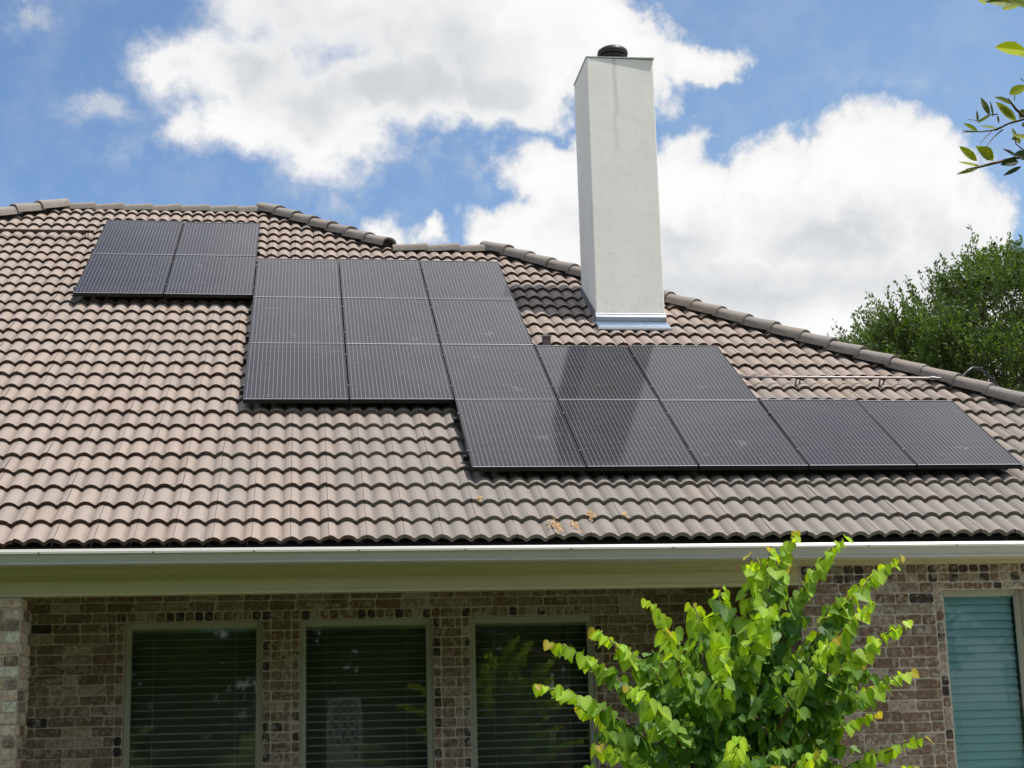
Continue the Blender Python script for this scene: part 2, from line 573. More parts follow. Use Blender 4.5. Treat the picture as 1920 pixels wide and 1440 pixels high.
CHY0 = 3.84
_a, _b, _t = at(1117.5, 587, CHY0), at(1246.5, 584, CHY0), at(1162, 109.5, CHY0)
CHX0, CHX1, CHT = _a.x, _b.x, _t.z
_d = ray(1090, 539); CHY1 = (CAM + _d * ((CHX0 - CAM.x) / _d.x)).y
FZ1, FZ0 = at(1180, 588, CHY0).z, at(1180, 603.5, CHY0).z
print('chimney', CHX0, CHX1, CHY0, CHY1, CHT, FZ0, FZ1)


def tiles(region_u0, region_u1, clips):
    mb = MB()
    NS = 9
    ncourse = 32
    i0 = int(math.floor((region_u0 - UO) / (2 * PB))) - 1
    i1 = int(math.ceil((region_u1 - UO) / (2 * PB))) + 1
    for ci in range(ncourse):
        v0 = V0 + ci * EXPO
        for ti in range(i0, i1):
            # a tile spans crest to crest: starts half a roll before a valley
            ua = UO + (ti * 2 + .5) * PB
            ub = ua + 2 * PB
            if ub < region_u0 - .1 or ua > region_u1 + .1: continue
            if v0 > max(vmax(ua), vmax(ub), vmax((ua + ub) / 2)) + .1: continue
            r2 = random.Random(ti * 977 + ci * 131 + 5)
            tnt = .5 + r2.uniform(-.020, .020)
            warm = r2.uniform(-.012, .014)
            if r2.random() < .04: tnt -= .045
            col = (tnt + warm, tnt, tnt - warm)
            dv = r2.uniform(-.011, .011); dh = r2.uniform(-.003, .004); sk = r2.uniform(-.004, .004)
            gap = .0015
            vs = []; seg = NS * 2
            T = .039
            rows = ((v0 + dv, T + dh), (v0 + dv + .12, T * .70 + dh), (v0 + dv + .24, T * .34 + dh), (v0 + EXPO + .045, .002))
            for ri, (v, hh) in enumerate(rows):
                for k in range(seg + 1):
                    u = ua + gap + (ub - ua - 2 * gap) * k / seg
                    t = ((u - UO) / PB) % 1.0
                    s_ = math.sin(PI * t)
                    a = HT * (max(s_, 0) ** .62)
                    vs.append(RP(u, v + (sk * (k / seg - .5) if ri == 0 else 0), HB + a + hh))
            # butt face: its own vertices, brown darkened with painted shade of unlit ends
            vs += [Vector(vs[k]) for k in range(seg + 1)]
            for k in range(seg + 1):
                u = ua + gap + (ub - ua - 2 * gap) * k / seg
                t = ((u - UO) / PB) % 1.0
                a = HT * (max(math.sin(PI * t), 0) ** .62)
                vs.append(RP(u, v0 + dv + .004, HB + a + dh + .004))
            fs = []
            w = seg + 1
            for ri in range(3):
                for k in range(seg):
                    fs.append((ri * w + k, ri * w + k + 1, (ri + 1) * w + k + 1, (ri + 1) * w + k))
            for k in range(seg):
                fs.append((5 * w + k, 5 * w + k + 1, 4 * w + k + 1, 4 * w + k))
            c2 = [col] * len(vs)
            for ri in range(4):        # darker towards the valleys
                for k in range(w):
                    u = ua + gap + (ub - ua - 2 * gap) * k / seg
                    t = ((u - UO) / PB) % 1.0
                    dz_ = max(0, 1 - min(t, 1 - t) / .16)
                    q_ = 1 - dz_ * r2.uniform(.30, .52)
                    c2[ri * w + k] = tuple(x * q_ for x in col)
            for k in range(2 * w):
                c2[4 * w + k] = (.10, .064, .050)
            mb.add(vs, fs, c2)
    me = bpy.data.meshes.new('t')
    me.from_pydata(mb.v, [], mb.f)
    ca = me.color_attributes.new('tint', 'FLOAT_COLOR', 'POINT')
    flat = []
    for c in mb.c: flat.extend((c[0], c[1], c[2], 1.0))
    ca.data.foreach_set('color', flat)
    bm = bmesh.new(); bm.from_mesh(me)
    for (p, nrm) in clips:
        bmesh.ops.bisect_plane(bm, geom=bm.verts[:] + bm.edges[:] + bm.faces[:], plane_co=p, plane_no=nrm, clear_outer=True)
    bm.to_mesh(me); bm.free()
    return me


def clip_line(a, b):
    """vertical-to-roof plane through the roof line a-b; keeps the side below it"""
    A = RP(a[0], a[1], 0); B = RP(b[0], b[1], 0)
    nn = RP(0, 0, 1).normalized()
    d = (B - A).cross(nn)
    if d.dot(RP(0, 1, 0)) < 0: d = -d
    return (A, d)


def clip_u(u, sgn):
    return (RP(u, 0, 0), Vector((sgn, 0, 0)))


hipm = .05
meA = tiles(U_L, JOG[0], [clip_u(U_L, -1), clip_u(JOG[0], 1), clip_line((-1.98, RID1 - .02), (-4.8, RID1 - .02)),
                          clip_line(HIPL[1], HIPL[0]), clip_line((-1.98, RID1 - hipm), (JOG[0], JOG[1] - hipm))])
meB = tiles(JOG[0], U_R, [clip_u(JOG[0], -1), clip_line((0, RID2 - .02), (1, RID2 - .02)),
                          clip_line((HIP2A[0], HIP2A[1] - hipm), (U_R, V0 - hipm))])
# roof = tiles + deck below them
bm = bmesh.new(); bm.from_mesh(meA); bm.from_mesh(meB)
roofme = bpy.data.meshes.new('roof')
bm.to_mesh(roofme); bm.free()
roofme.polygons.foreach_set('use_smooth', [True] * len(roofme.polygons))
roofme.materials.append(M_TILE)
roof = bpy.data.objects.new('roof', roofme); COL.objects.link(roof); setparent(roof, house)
try:
    roofme.set_sharp_from_angle(angle=R(40))
except Exception:
    pass

# roof deck and the slopes that face away
deck = MB()


def poly(mb, pts):
    mb.add(pts, [tuple(range(len(pts)))])


HD = -.215
fr = [(U_L, V0 + .02), (U_R, V0 + .02), HIP2A, JOG, (-1.98, RID1), (-4.8, 9.52), (U_L, vmax(U_L))]
poly(deck, [RP(u, v - .02, HD) for u, v in fr])
deck.build('roof_deck', M_DECK, house)
back = MB()


def sheet(pts):
    poly(back, pts)


E = [RP(U_R, V0, -.15), RP(*HIP2A, -.15), RP(*JOG, -.15), RP(-1.98, RID1, -.15), RP(-4.8, 9.52, -.15), RP(U_L, vmax(U_L), -.15)]
zr2 = E[1].z; ze = E[0].z
yB = 15.0
sheet([E[0], Vector((U_R, yB, ze)), Vector((E[1].x, E[1].y + 1.2, zr2)), E[1]])
sheet([E[1], Vector((E[1].x, E[1].y + 1.2, zr2)), Vector((U_R, yB, ze)), Vector((E[2].x, yB, ze)), E[2]])
sheet([E[2], Vector((E[2].x, yB, ze)), Vector((E[3].x, E[3].y + 1.0, E[3].z)), E[3]])
sheet([E[3], Vector((E[3].x, E[3].y + 1.0, E[3].z)), Vector((E[2].x, yB, ze)), Vector((U_L, yB, ze)), E[5], E[4]])
back.build('rear_roof', M_TILE, house)
side = MB()
sheet_ = [Vector((U_L + .02, -.85, -.95)), E[5] + Vector((.02, 0, -.1)), Vector((U_L + .02, yB, ze)), Vector((U_L + .02, yB, GZ)), Vector((U_L + .02, -.6, GZ))]
poly(side, sheet_)
side.box(U_R - .5, U_R - .4, -.5, yB - .2, GZ, -.90)
side.box(U_L, U_R - .5, yB - .3, yB - .2, GZ, -.90)
side.build('side_wall', M_MORTAR, house)


# ---- ridge and hip caps: tapered half barrels, each overlapping the one below it
def cap_tile(a, b, r=.135, tnt=.5, yaw=0.0):
    """a = lower / exposed butt end, b = tucked end; axis a->b"""
    a = Vector(a); b = Vector(b)
    ax = (b - a).normalized()
    upv = Vector((0, 0, 1)); sidev = ax.cross(upv).normalized(); upv = sidev.cross(ax).normalized()
    L = (b - a).length
    mb = MB(); seg = 14
    rows = [(0, r, .020), (.035, r * 1.0, .020), (L * .5, r * .94, .010), (L + .05, r * .86, .0)]
    rings = []
    for (d, rr, lift) in rows:
        ring = []
        for k in range(seg + 1):
            th = PI * (k / seg)
            c, s_ = math.cos(th), math.sin(th)
            # flat-shouldered barrel
            x = c * rr; z = (abs(s_) ** .8) * rr * .72
            if k in (0, seg): z -= .035
            ring.append(a + ax * d + sidev * x + upv * (z + lift))
        rings.append(ring)
    # inner rim
    ring = []
    for k in range(seg + 1):
        th = PI * (k / seg); c, s_ = math.cos(th), math.sin(th)
        x = c * (r - .022); z = (abs(s_) ** .8) * (r * .72 - .022)
        if k in (0, seg): z -= .035
        ring.append(a + sidev * x + upv * (z + .02))
    inner2 = [p + ax * .18 for p in ring]
    allr = rings + [ring, inner2]
    vs = [p for q in allr for p in q]; w = seg + 1
    fs = []
    for ri in range(3):
        for k in range(seg): fs.append((ri * w + k, ri * w + k + 1, (ri + 1) * w + k + 1, (ri + 1) * w + k))
    for k in range(seg):
        fs.append((4 * w + k, 4 * w + k + 1, k + 1, k))
        fs.append((5 * w + k, 5 * w + k + 1, 4 * w + k + 1, 4 * w + k))
    w2 = rnd.uniform(-.02, .02)
    mb.add(vs, fs, (tnt + w2, tnt, tnt - w2))
    o = mb.build('ridge_cap', M_CAP, roof, smooth=True, fixn=True, loc=a)
    try: o.data.set_sharp_from_angle(angle=R(45))
    except Exception: pass
    return o


def cap_run(p, q, h, r=.14, length=.385, jit=.006, start=0.0, tn=.5):
    """caps from p (low end) to q; each tucks under the next one up"""
    A = RP(p[0], p[1], h); B = RP(q[0], q[1], h)
    n_ = max(1, round((B - A).length / length)); d = (B - A) / n_
    ax = (B - A).normalized(); sd_ = ax.cross(Vector((0, 0, 1))).normalized() * .065; up_ = sd_.cross(ax).normalized()
    if up_.z < 0: up_ = -up_
    hb_ = MB()
    c8 = [q + sd_ * sg + up_ * hz for q in (A + ax * .04, B) for sg in (-1, 1) for hz in (-.14, .045)]
    hb_.add(c8, [(0, 1, 3, 2), (4, 6, 7, 5), (0, 4, 5, 1), (2, 3, 7, 6), (1, 5, 7, 3), (0, 2, 6, 4)])
    hb_.build('ridge_board', M_DECK, roof)
    for i in range(n_):
        j = Vector((rnd.uniform(-jit, jit), rnd.uniform(-jit, jit), rnd.uniform(-jit, jit)))
        j2 = Vector((rnd.uniform(-jit, jit), rnd.uniform(-jit, jit), rnd.uniform(-jit, jit)))
        cap_tile(A + d * i + j, A + d * (i + 1) + j2, r, tn + rnd.uniform(-.05, .05))


CAPH = -.105
cap_run((HIPL[1][0] + .4, HIPL[1][1] + .3), (-4.80, 9.50), CAPH, r=.16, tn=.62)
cap_run((-1.98, 9.50), (-4.75, 9.50), CAPH - .04, r=.115, tn=.52)
cap_run((JOG[0] + .03, JOG[1] - .03), (-2.02, 9.52), CAPH, tn=.50)
cap_run((HIP2A[0], 7.56), (JOG[0] + .12, 7.56), CAPH - .035, r=.115, tn=.52)
cap_run((U_R - .05, V0 + .05), (HIP2A[0] - .03, HIP2A[1] + .02), CAPH, tn=.44)

# ---- chimney
ch = MB(); ch.box(CHX0, CHX1, CHY0, CHY1, 1.3, CHT)
chim = ch.build('chimney', M_STUCCO, house, bevel=.012)
cp = MB()
cp.add([(CHX0 - .006, CHY0 - .003, CHT + .001), (CHX1 + .012, CHY0 - .026, CHT + .001), (CHX1 + .012, CHY1 + .01, CHT + .001), (CHX0 - .006, CHY1 + .01, CHT + .001),
        (CHX0 - .006, CHY0 - .003, CHT + .014), (CHX1 + .012, CHY0 - .026, CHT + .014), (CHX1 + .012, CHY1 + .01, CHT + .014), (CHX0 - .006, CHY1 + .01, CHT + .014)],
       [(3, 2, 1, 0), (4, 5, 6, 7), (0, 1, 5, 4), (1, 2, 6, 5), (2, 3, 7, 6), (3, 0, 4, 7)])
cp.build('chimney_cap', simple('cap_metal', (.42, .42, .41), .5, .3), chim)
fl = MB()


def lathe(mb, cx, cy, prof, seg=28):
    b = []
    for (r_, z) in prof:
        b.append([(cx + r_ * math.cos(2 * PI * k / seg), cy + r_ * math.sin(2 * PI * k / seg), z) for k in range(seg)])
    vs = [p for q in b for p in q]; fs = []
    for i in range(len(prof) - 1):
        for k in range(seg):
            k2 = (k + 1) % seg
            fs.append((i * seg + k, i * seg + k2, (i + 1) * seg + k2, (i + 1) * seg + k))
    fs.append(tuple(range(seg - 1, -1, -1)))
    fs.append(tuple((len(prof) - 1) * seg + k for k in range(seg)))
    mb.add(vs, fs)


FCX, FCY = at(1148, 90, (CHY0 + CHY1) / 2 - .02).x, (CHY0 + CHY1) / 2 - .02
lathe(fl, FCX, FCY, [(.150, CHT + .012), (.150, CHT + .06), (.160, CHT + .065), (.160, CHT + .10), (.146, CHT + .105), (.146, CHT + .16), (.164, CHT + .165), (.164, CHT + .185), (.146, CHT + .19), (.146, CHT + .215)])
fl.build('flue_pipe', M_FLUE, chim, fixn=True)
fl = MB()
lathe(fl, FCX, FCY, [(.160, CHT + .205), (.184, CHT + .21), (.191, CHT + .235), (.184, CHT + .27), (.145, CHT + .30), (.08, CHT + .32), (.01, CHT + .325)])
fl.build('flue_cap', M_FLUE, chim, fixn=True, smooth=True)
fb = MB()
hf = (FZ1 - FZ0)
fb.prism([(CHY0 - .002, FZ1), (CHY0 - .012, FZ1), (CHY0 - .016, FZ1 - hf * .25), (CHY0 - .042, FZ1 - hf * .40), (CHY0 - .048, FZ1 - hf * .60), (CHY0 - .036, FZ1 - hf * .85), (CHY0 - .030, FZ0), (CHY0 - .002, FZ0)], CHX0 - .012, CHX1 + .008)
fb.build('base_flashing', M_STEEL, chim, fixn=True, bevel=.003)
ap = MB()
_p = ray(1180, 615); _n = RP(0, 0, 1); pb = CAM + _p * ((-.088 - CAM.dot(_n)) / _p.dot(_n))
top = Vector((0, CHY0 - .02, FZ0 + .004))
ap.add([(CHX0 - .02, top.y, top.z), (CHX1 + .0, top.y, top.z), (CHX1 + .01, pb.y, pb.z), (CHX0 - .02, pb.y, pb.z),
        (CHX0 - .02, top.y, top.z - .15), (CHX1 + .0, top.y, top.z - .15), (CHX1 + .01, pb.y, pb.z - .03), (CHX0 - .02, pb.y, pb.z - .03)],
       [(0, 1, 2, 3), (3, 2, 6, 7), (0, 3, 7, 4), (1, 5, 6, 2)])
ap.build('apron_flashing', simple('sky_blue_sheet_metal', (.24, .34, .47), .30, .7, var=.05, bstr=.02), chim, fixn=True)  # blue sky reflection put into the metal's base colour
rim = MB()
rim.box(CHX0 - .035, CHX1 + .02, pb.y - .022, pb.y + .012, pb.z - .022, pb.z + .008)
rim.build('apron_rim', simple('pale_metal_rim', (.58, .58, .60), .5, .3), chim, bevel=.003)
sf = MB()
for k in range(1):
    a0 = RP(0, (CHY0 - .03) / CA, -.05); a1 = RP(0, (CHY1 - .03) / CA, -.05)
    sf.add([(CHX0 - .012, a0.y, a0.z - .05), (CHX0 - .012, a1.y, a1.z - .05), (CHX0 - .012, a1.y, a1.z + .05), (CHX0 - .012, a0.y, a0.z + .05),
            (CHX0 - .002, a0.y, a0.z - .05), (CHX0 - .002, a1.y, a1.z - .05), (CHX0 - .002, a1.y, a1.z + .05), (CHX0 - .002, a0.y, a0.z + .05)],
           [(0, 1, 2, 3), (7, 6, 5, 4), (3, 2, 6, 7), (0, 3, 7, 4), (1, 5, 6, 2)])
sf.build('side_flashing', simple('dull_step_flashing', (.30, .30, .33), .5, .7), chim, fixn=True)

# ---- gutter, fascia, soffit, beam
gt = MB()
GS = -.0030
prof = [(-.872, -.800), (-.884, -.800), (-.884, -.886), (-.950, -.892), (-.962, -.884), (-.974, -.868), (-.970, -.850), (-.985, -.822), (-.992, -.812), (-1.004, -.808), (-1.006, -.777), (-1.000, -.772), (-.985, -.776),
        (-.985, -.782), (-.998, -.781), (-.997, -.803), (-.984, -.806), (-.962, -.850), (-.962, -.866), (-.950, -.882), (-.872, -.895)]
# outer skin then closed along the back: simple channel
outer = [(-.975, -.770), (-.986, -.7685), (-1.004, -.7905), (-1.006, -.806), (-.990, -.812), (-.986, -.826), (-.976, -.870), (-.982, -.874), (-.983, -.884), (-.974, -.892), (-.830, -.896), (-.824, -.896), (-.824, -.790)]
inner = [(-.828, -.790), (-.828, -.888), (-.970, -.886), (-.972, -.872), (-.980, -.826), (-.984, -.810), (-.998, -.803), (-.999, -.794), (-.982, -.7745)]
gt.prism(outer + inner, U_L - .05, U_R + .1, slope=GS)
gt.v = [(x, y, z - .0165) for x, y, z in gt.v]
gutter = gt.build('gutter', M_GUTTER, house, fixn=True)
for sx_ in (-3.45, .62, 4.3):
    sm_ = MB()
    sm_.prism([(y - .0015 if y < -.93 else y, z) for y, z in outer[2:10]] + [(-.97, -.886), (-.98, -.81)], sx_, sx_ + .03, slope=GS)
    sm_.v = [(x, y, z - .0165) for x, y, z in sm_.v]
    sm_.build('gutter_seam', M_GUTTER, gutter, fixn=True)
for k in range(10):
    hk = MB()
    x_ = -3.5 + k * .83 + rnd.uniform(-.06, .06)
    hk.box(x_, x_ + .012, -1.0085, -1.002, -.8225 + GS * x_, -.8135 + GS * x_)
    hk.build('gutter_screw', M_RUBBER, gutter)
fa = MB()
fa.box(U_L, U_R + .02, -.822, -.800, -.955, -.80)
fa.build('fascia', M_PAINT, house, bevel=.003)
fa = MB()
fa.box(U_L, U_R + .02, -.800, -.785, -.95, -.735)  # dark strip standing in for the shaded gap below the eave tiles
fa.build('eave_gap_shade', M_DECK, house)
XW = 2.655     # left end of the projecting wall
YR, YW = -.68, .85
so = MB()
so.box(U_L, U_R, -.8225, YR - .002, -.955, -.943)
so.build('soffit', M_PAINT, house, bevel=.002)
bmk = MB()
bmk.box(U_L + .1, XW, YR, -.45, -1.108, -.944)
bmk.build('porch_beam', M_PAINT, house, bevel=.004)
bmk = MB()
bmk.box(U_L + .1, XW, YR - .012, YR - .001, -1.114, -1.090)
bmk.box(U_L + .1, XW, YR - .006, YR - .001, -.965, -.9555)
bmk.box(U_L + .1, XW, YR - .004, YR - .001, -1.000, -.990)
bmk.build('beam_trim', M_PAINT, house, bevel=.003)
pc = MB(); pc.box(U_L + .1, XW, -.449, YW - .002, -1.00, -.985)
pc.build('porch_ceiling', M_PAINT, house)


# ---- brickwork
def brick_face(mb, mt, org, ud, nd, L, z0, z1, holes=(), bl=.236, bh=.0885, rows=None, pal=0, seed=1, depth=.09, over=None):
    """bricks standing proud of a mortar bed; org at u=0, ud along the wall, nd outward"""
    r3 = random.Random(seed)
    ud = Vector(ud); nd = Vector(nd); org = Vector(org)

    def P3(u, z, o): q = org + ud * u + nd * o; return Vector((q.x, q.y, z))

    def brick(u0, u1, za, zb, dark=False):
        if u1 - u0 < .02: return
        g_ = .0055
        u0 += g_ + r3.uniform(-.0025, .0035); u1 -= g_ + r3.uniform(-.0025, .0035)
        za += g_ + r3.uniform(-.002, .003); zb -= g_ + r3.uniform(-.002, .003)
        pr = r3.uniform(.004, .011)
        t = r3.random()
        if dark or t < .02: c = (.055, .044, .040)
        elif t < .42: c = (.180, .126, .088)
        elif t < .72: c = (.208, .155, .110)
        elif t < .92: c = (.245, .198, .150)
        else: c = (.34, .285, .225)
        if pal: c = tuple(min(.6, x * 1.2 + a_) for x, a_ in zip(c, (.30, .25, .195))) if r3.random() < .7 else c  # column bricks paled to paint in the brighter light on them
        k = r3.uniform(.88, 1.10); c = tuple(x * k for x in c)
        e = .007
        j = lambda s_=.003: r3.uniform(-s_, s_)
        # octagonal worn outline
        cu = min(.016, (u1 - u0) * .2) * r3.uniform(.4, 1.1); cz = min(.014, (zb - za) * .25) * r3.uniform(.4, 1.1)
        o8 = [(u0 + cu, za), (u1 - cu, za), (u1, za + cz), (u1, zb - cz), (u1 - cu, zb), (u0 + cu, zb), (u0, zb - cz), (u0, za + cz)]
        o8 = [(a + j(), b + j()) for a, b in o8]
        uc, zc = (u0 + u1) / 2, (za + zb) / 2
        rim_ = [P3(a, b, pr * .45) for a, b in o8]
        ins = [P3(a + (e if a < uc else -e), b + (e * .8 if b < zc else -e * .8), pr) for a, b in o8]
        bk = [P3(a, b, -.004) for a, b in o8]
        vs = ins + rim_ + bk
        fs = [tuple(range(8))]
        for k_ in range(8):
            k2 = (k_ + 1) % 8
            fs.append((8 + k_, 8 + k2, k2, k_)); fs.append((16 + k_, 16 + k2, 8 + k2, 8 + k_))
        mb.add(vs, fs, c)

    nrow = int(math.ceil((z1 - z0) / bh))
    for ri in range(nrow):
        zb = z1 - ri * bh; za = zb - bh
        if za < z0 - .04: break
        off = (ri % 2) * bl / 2 + r3.uniform(-.012, .012)
        u = -off
        while u < L:
            w_ = bl * (1 if r3.random() < .93 else .5)
            a, b = max(u, 0), min(u + w_, L)
            segs = [(a, b)]
            for (h0, h1, hz0, hz1) in holes:
                if zb > hz0 + .02 and za < hz1 - .02:
                    ns = []
                    for (p, q) in segs:
                        if q <= h0 or p >= h1: ns.append((p, q))
                        else:
                            if p < h0: ns.append((p, h0))
                            if q > h1: ns.append((h1, q))
                    segs = ns
            for (p, q) in segs: brick(p, q, za, zb)
            u += w_
    if over: over(brick)
    return mb


def wall_with_holes(x0, x1, y0, y1, z0, z1, holes):
    """solid mortar wall with openings"""
    mb = MB()
    xs = sorted({x0, x1} | {h[0] for h in holes} | {h[1] for h in holes})
    for a, b in zip(xs, xs[1:]):
        hs = [h for h in holes if h[0] <= a + 1e-6 and h[1] >= b - 1e-6]
        if not hs: mb.box(a, b, y0, y1, z0, z1)
        else:
            h = hs[0]
            mb.box(a, b, y0, y1, h[3], z1); mb.box(a, b, y0, y1, z0, h[2])
    return mb


WZ0, WZ1 = -2.86, -1.238
WINS = [(-3.006, -1.808), (-1.481, -.291), (.045, 1.190)]
holesW = [(a, b, WZ0, WZ1) for a, b in WINS]
XL = U_L + .12
wm = wall_with_holes(XL, XW + .05, YW, YW + .11, GZ, -.99, holesW)
wall1 = wm.build('porch_wall', M_MORTAR, house)
BW = .072


def surround(brick, wins, x0, zt, zb_, rh=.088, seed=3):
    r4 = random.Random(seed)
    for a, b in wins:
        ua, ub = a - x0, b - x0
        # rowlock course over the opening
        nh = round((ub - ua + 2 * BW) / .0845); st = (ub - ua + 2 * BW) / nh
        for k in range(nh):
            brick(ua - BW + k * st, ua - BW + (k + 1) * st, zt, zt + rh, dark=r4.random() < .26)
        z = zt
        while z > zb_:
            for (p, q) in ((ua - BW, ua), (ub, ub + BW)):
                brick(p, q, z - .0885, z, dark=r4.random() < .28)
            z -= .0885


bw = MB()
hb = [(a - BW - XL, b + BW - XL, WZ0, WZ1 + .088) for a, b in WINS]
brick_face(bw, None, (XL, YW, 0), (1, 0, 0), (0, -1, 0), XW - XL, GZ, -.9735, hb, seed=11,
           over=lambda br: surround(br, WINS, XL, WZ1, WZ0))
bw.build('brickwork', M_BRICK, wall1)

# projecting wall on the right
RW = (3.902, 4.640)
RZ0, RZ1 = -2.95, -1.172
XR = U_R - .4
wm = wall_with_holes(XW, XR, YR, YR + .24, GZ, -.957, [(RW[0], RW[1], RZ0, RZ1)])
wall2 = wm.build('side_room_wall', M_MORTAR, house)
bw = MB()


def over_right(br):
    r4 = random.Random(8)
    surround(br, [RW], XW, RZ1, RZ0, rh=.062, seed=5)
    for row in (0, 1):
        u = .02
        while u < XR - XW:
            br(u, u + .0925, -.957 - .0755 * (row + 1), -.957 - .0755 * row, dark=r4.random() < .25)
            u += .0925


brick_face(bw, None, (XW, YR, 0), (1, 0, 0), (0, -1, 0), XR - XW, GZ, -.957 - .151,
           [(RW[0] - BW - XW, RW[1] + BW - XW, RZ0, RZ1 + .06)], seed=23, over=over_right)
brick_face(bw, None, (XW, YW, 0), (0, -1, 0), (-1, 0, 0), YW - YR, GZ, -1.12, seed=29)
bw.build('brickwork', M_BRICK, wall2)
ret = MB(); ret.box(XW, XW + .1, YR + .24, YW, GZ, -.99)
ret.build('return_wall', M_MORTAR, house)

# left porch column
CX0, CX1 = -4.10, -3.635
cm = MB(); cm.box(CX0, CX1, YR, YR + .46, GZ, -1.116)
colm = cm.build('porch_column', M_MORTAR, house)
cb = MB()
brick_face(cb, None, (CX0, YR, 0), (1, 0, 0), (0, -1, 0), CX1 - CX0, GZ, -1.118, seed=41, pal=1)
brick_face(cb, None, (CX1, YR, 0), (0, 1, 0), (1, 0, 0), .46, GZ, -1.118, seed=43, pal=1)
brick_face(cb, None, (CX0, YR + .46, 0), (0, -1, 0), (-1, 0, 0), .46, GZ, -1.118, seed=44, pal=1)
cb.build('brickwork', simple_b if False else M_BRICK, colm, fixn=False)


# ---- windows
def window(x0, x1, z0, z1, y, glass, blind, closed, fw_=.045, label=None, rec=.055):
    fm = MB()
    yo = y + rec
    fm.box(x0 + .001, x0 + fw_, yo, yo + .05, z0, z1 - .001)
    fm.box(x1 - fw_, x1 - .001, yo, yo + .05, z0, z1 - .001)
    fm.box(x0 + fw_, x1 - fw_, yo, yo + .05, z1 - fw_, z1 - .001)
    fm.box(x0 + fw_, x1 - fw_, yo, yo + .05, z0, z0 + fw_)
    w = MB()
    X0, X1, Y0, Y1, A, B = x0 - .02, x1 + .02, y + .1105 if not closed else y + .2405, yo + .75, z0 - .02, z1 + .02
    w.add([(X0, Y0, A), (X1, Y0, A), (X1, Y1, A), (X0, Y1, A), (X0, Y0, B), (X1, Y0, B), (X1, Y1, B), (X0, Y1, B)],
          [(0, 1, 2, 3), (7, 6, 5, 4), (1, 5, 6, 2), (2, 6, 7, 3), (3, 7, 4, 0)])
    root = fm.build('window', M_FRAME, house, bevel=.004)
    if label: root['label'] = label
    bead = MB()
    i = fw_
    for (a, b, c, d) in ((x0 + i, x0 + i + .012, z0 + i, z1 - i), (x1 - i - .012, x1 - i, z0 + i, z1 - i),
                         (x0 + i + .012, x1 - i - .012, z1 - i - .012, z1 - i), (x0 + i + .012, x1 - i - .012, z0 + i, z0 + i + .012)):
        bead.box(a, b, yo + .012, yo + .04, c, d)
    bead.build('sash', M_FRAME, root, bevel=.002)
    p = MB()
    p.add([(x0 + i, yo + .028, z0 + i), (x1 - i, yo + .028, z0 + i), (x1 - i, yo + .028, z1 - i), (x0 + i, yo + .028, z1 - i)], [(0, 1, 2, 3)])
    p.build('pane', glass, root)
    bl = MB()
    r5 = random.Random(int(x0 * 100))
    z = z1 - i - .035
    ang = R(70) if closed else R(8)
    pitch = .068
    sw = .076 if closed else .064
    yb = yo + .10
    bl.box(x0 + i + .006, x1 - i - .006, yb - .03, yb + .03, z1 - i - .03, z1 - i + .02)
    while z > z0 + .05:
        a = ang + r5.uniform(-.035, .035)
        dy, dz = math.cos(a) * sw / 2, math.sin(a) * sw / 2
        sg = r5.uniform(-.0015, .0015)
        vs = []
        for xx, q in ((x0 + i + .008, sg), (x1 - i - .008, -sg)):
            for k in (-1, -.5, 0, .5, 1):
                bow = (1 - k * k) * .005
                vs.append((xx, yb + dy * k, z + dz * k + q + bow))
            for k in (-1, -.5, 0, .5, 1):
                bow = (1 - k * k) * .005
                vs.append((xx, yb + dy * k, z + dz * k + q + bow - .003))
        fs = []
        for k in range(4):
            fs.append((k, k + 1, 11 + k, 10 + k)); fs.append((5 + k, 15 + k, 16 + k, 6 + k))
        fs.append((0, 10, 15, 5)); fs.append((4, 9, 19, 14))
        bl.add(vs, fs)
        z -= pitch
    for xx in ((x0 * .8 + x1 * .2), (x0 * .2 + x1 * .8)):
        bl.box(xx, xx + .003, yb - .036, yb - .033, z0, z1 - i)
    bl.build('blind', blind, root, fixn=True)
    w.build('dark_room', M_DARK, root)
    return root


wl = ['window with dark glass beside the porch column, left of three', 'dark middle window between two brick piers', 'dark window partly behind the redbud, reflecting its leaves']
for (a, b), lb in zip(WINS, wl):
    window(a, b, WZ0, WZ1, YW, M_GLASS, M_BLIND, False, label=lb)
window(RW[0], RW[1], RZ0, RZ1, YR, M_GLASSR, M_BLINDR, True, fw_=.042, rec=.085, label='narrow window with closed pale blue-green blind')


# ------------------------------------------------------------------ solar panels
PU, PV = 1.015, 1.65
PANW, PANL = 1.003, 1.642


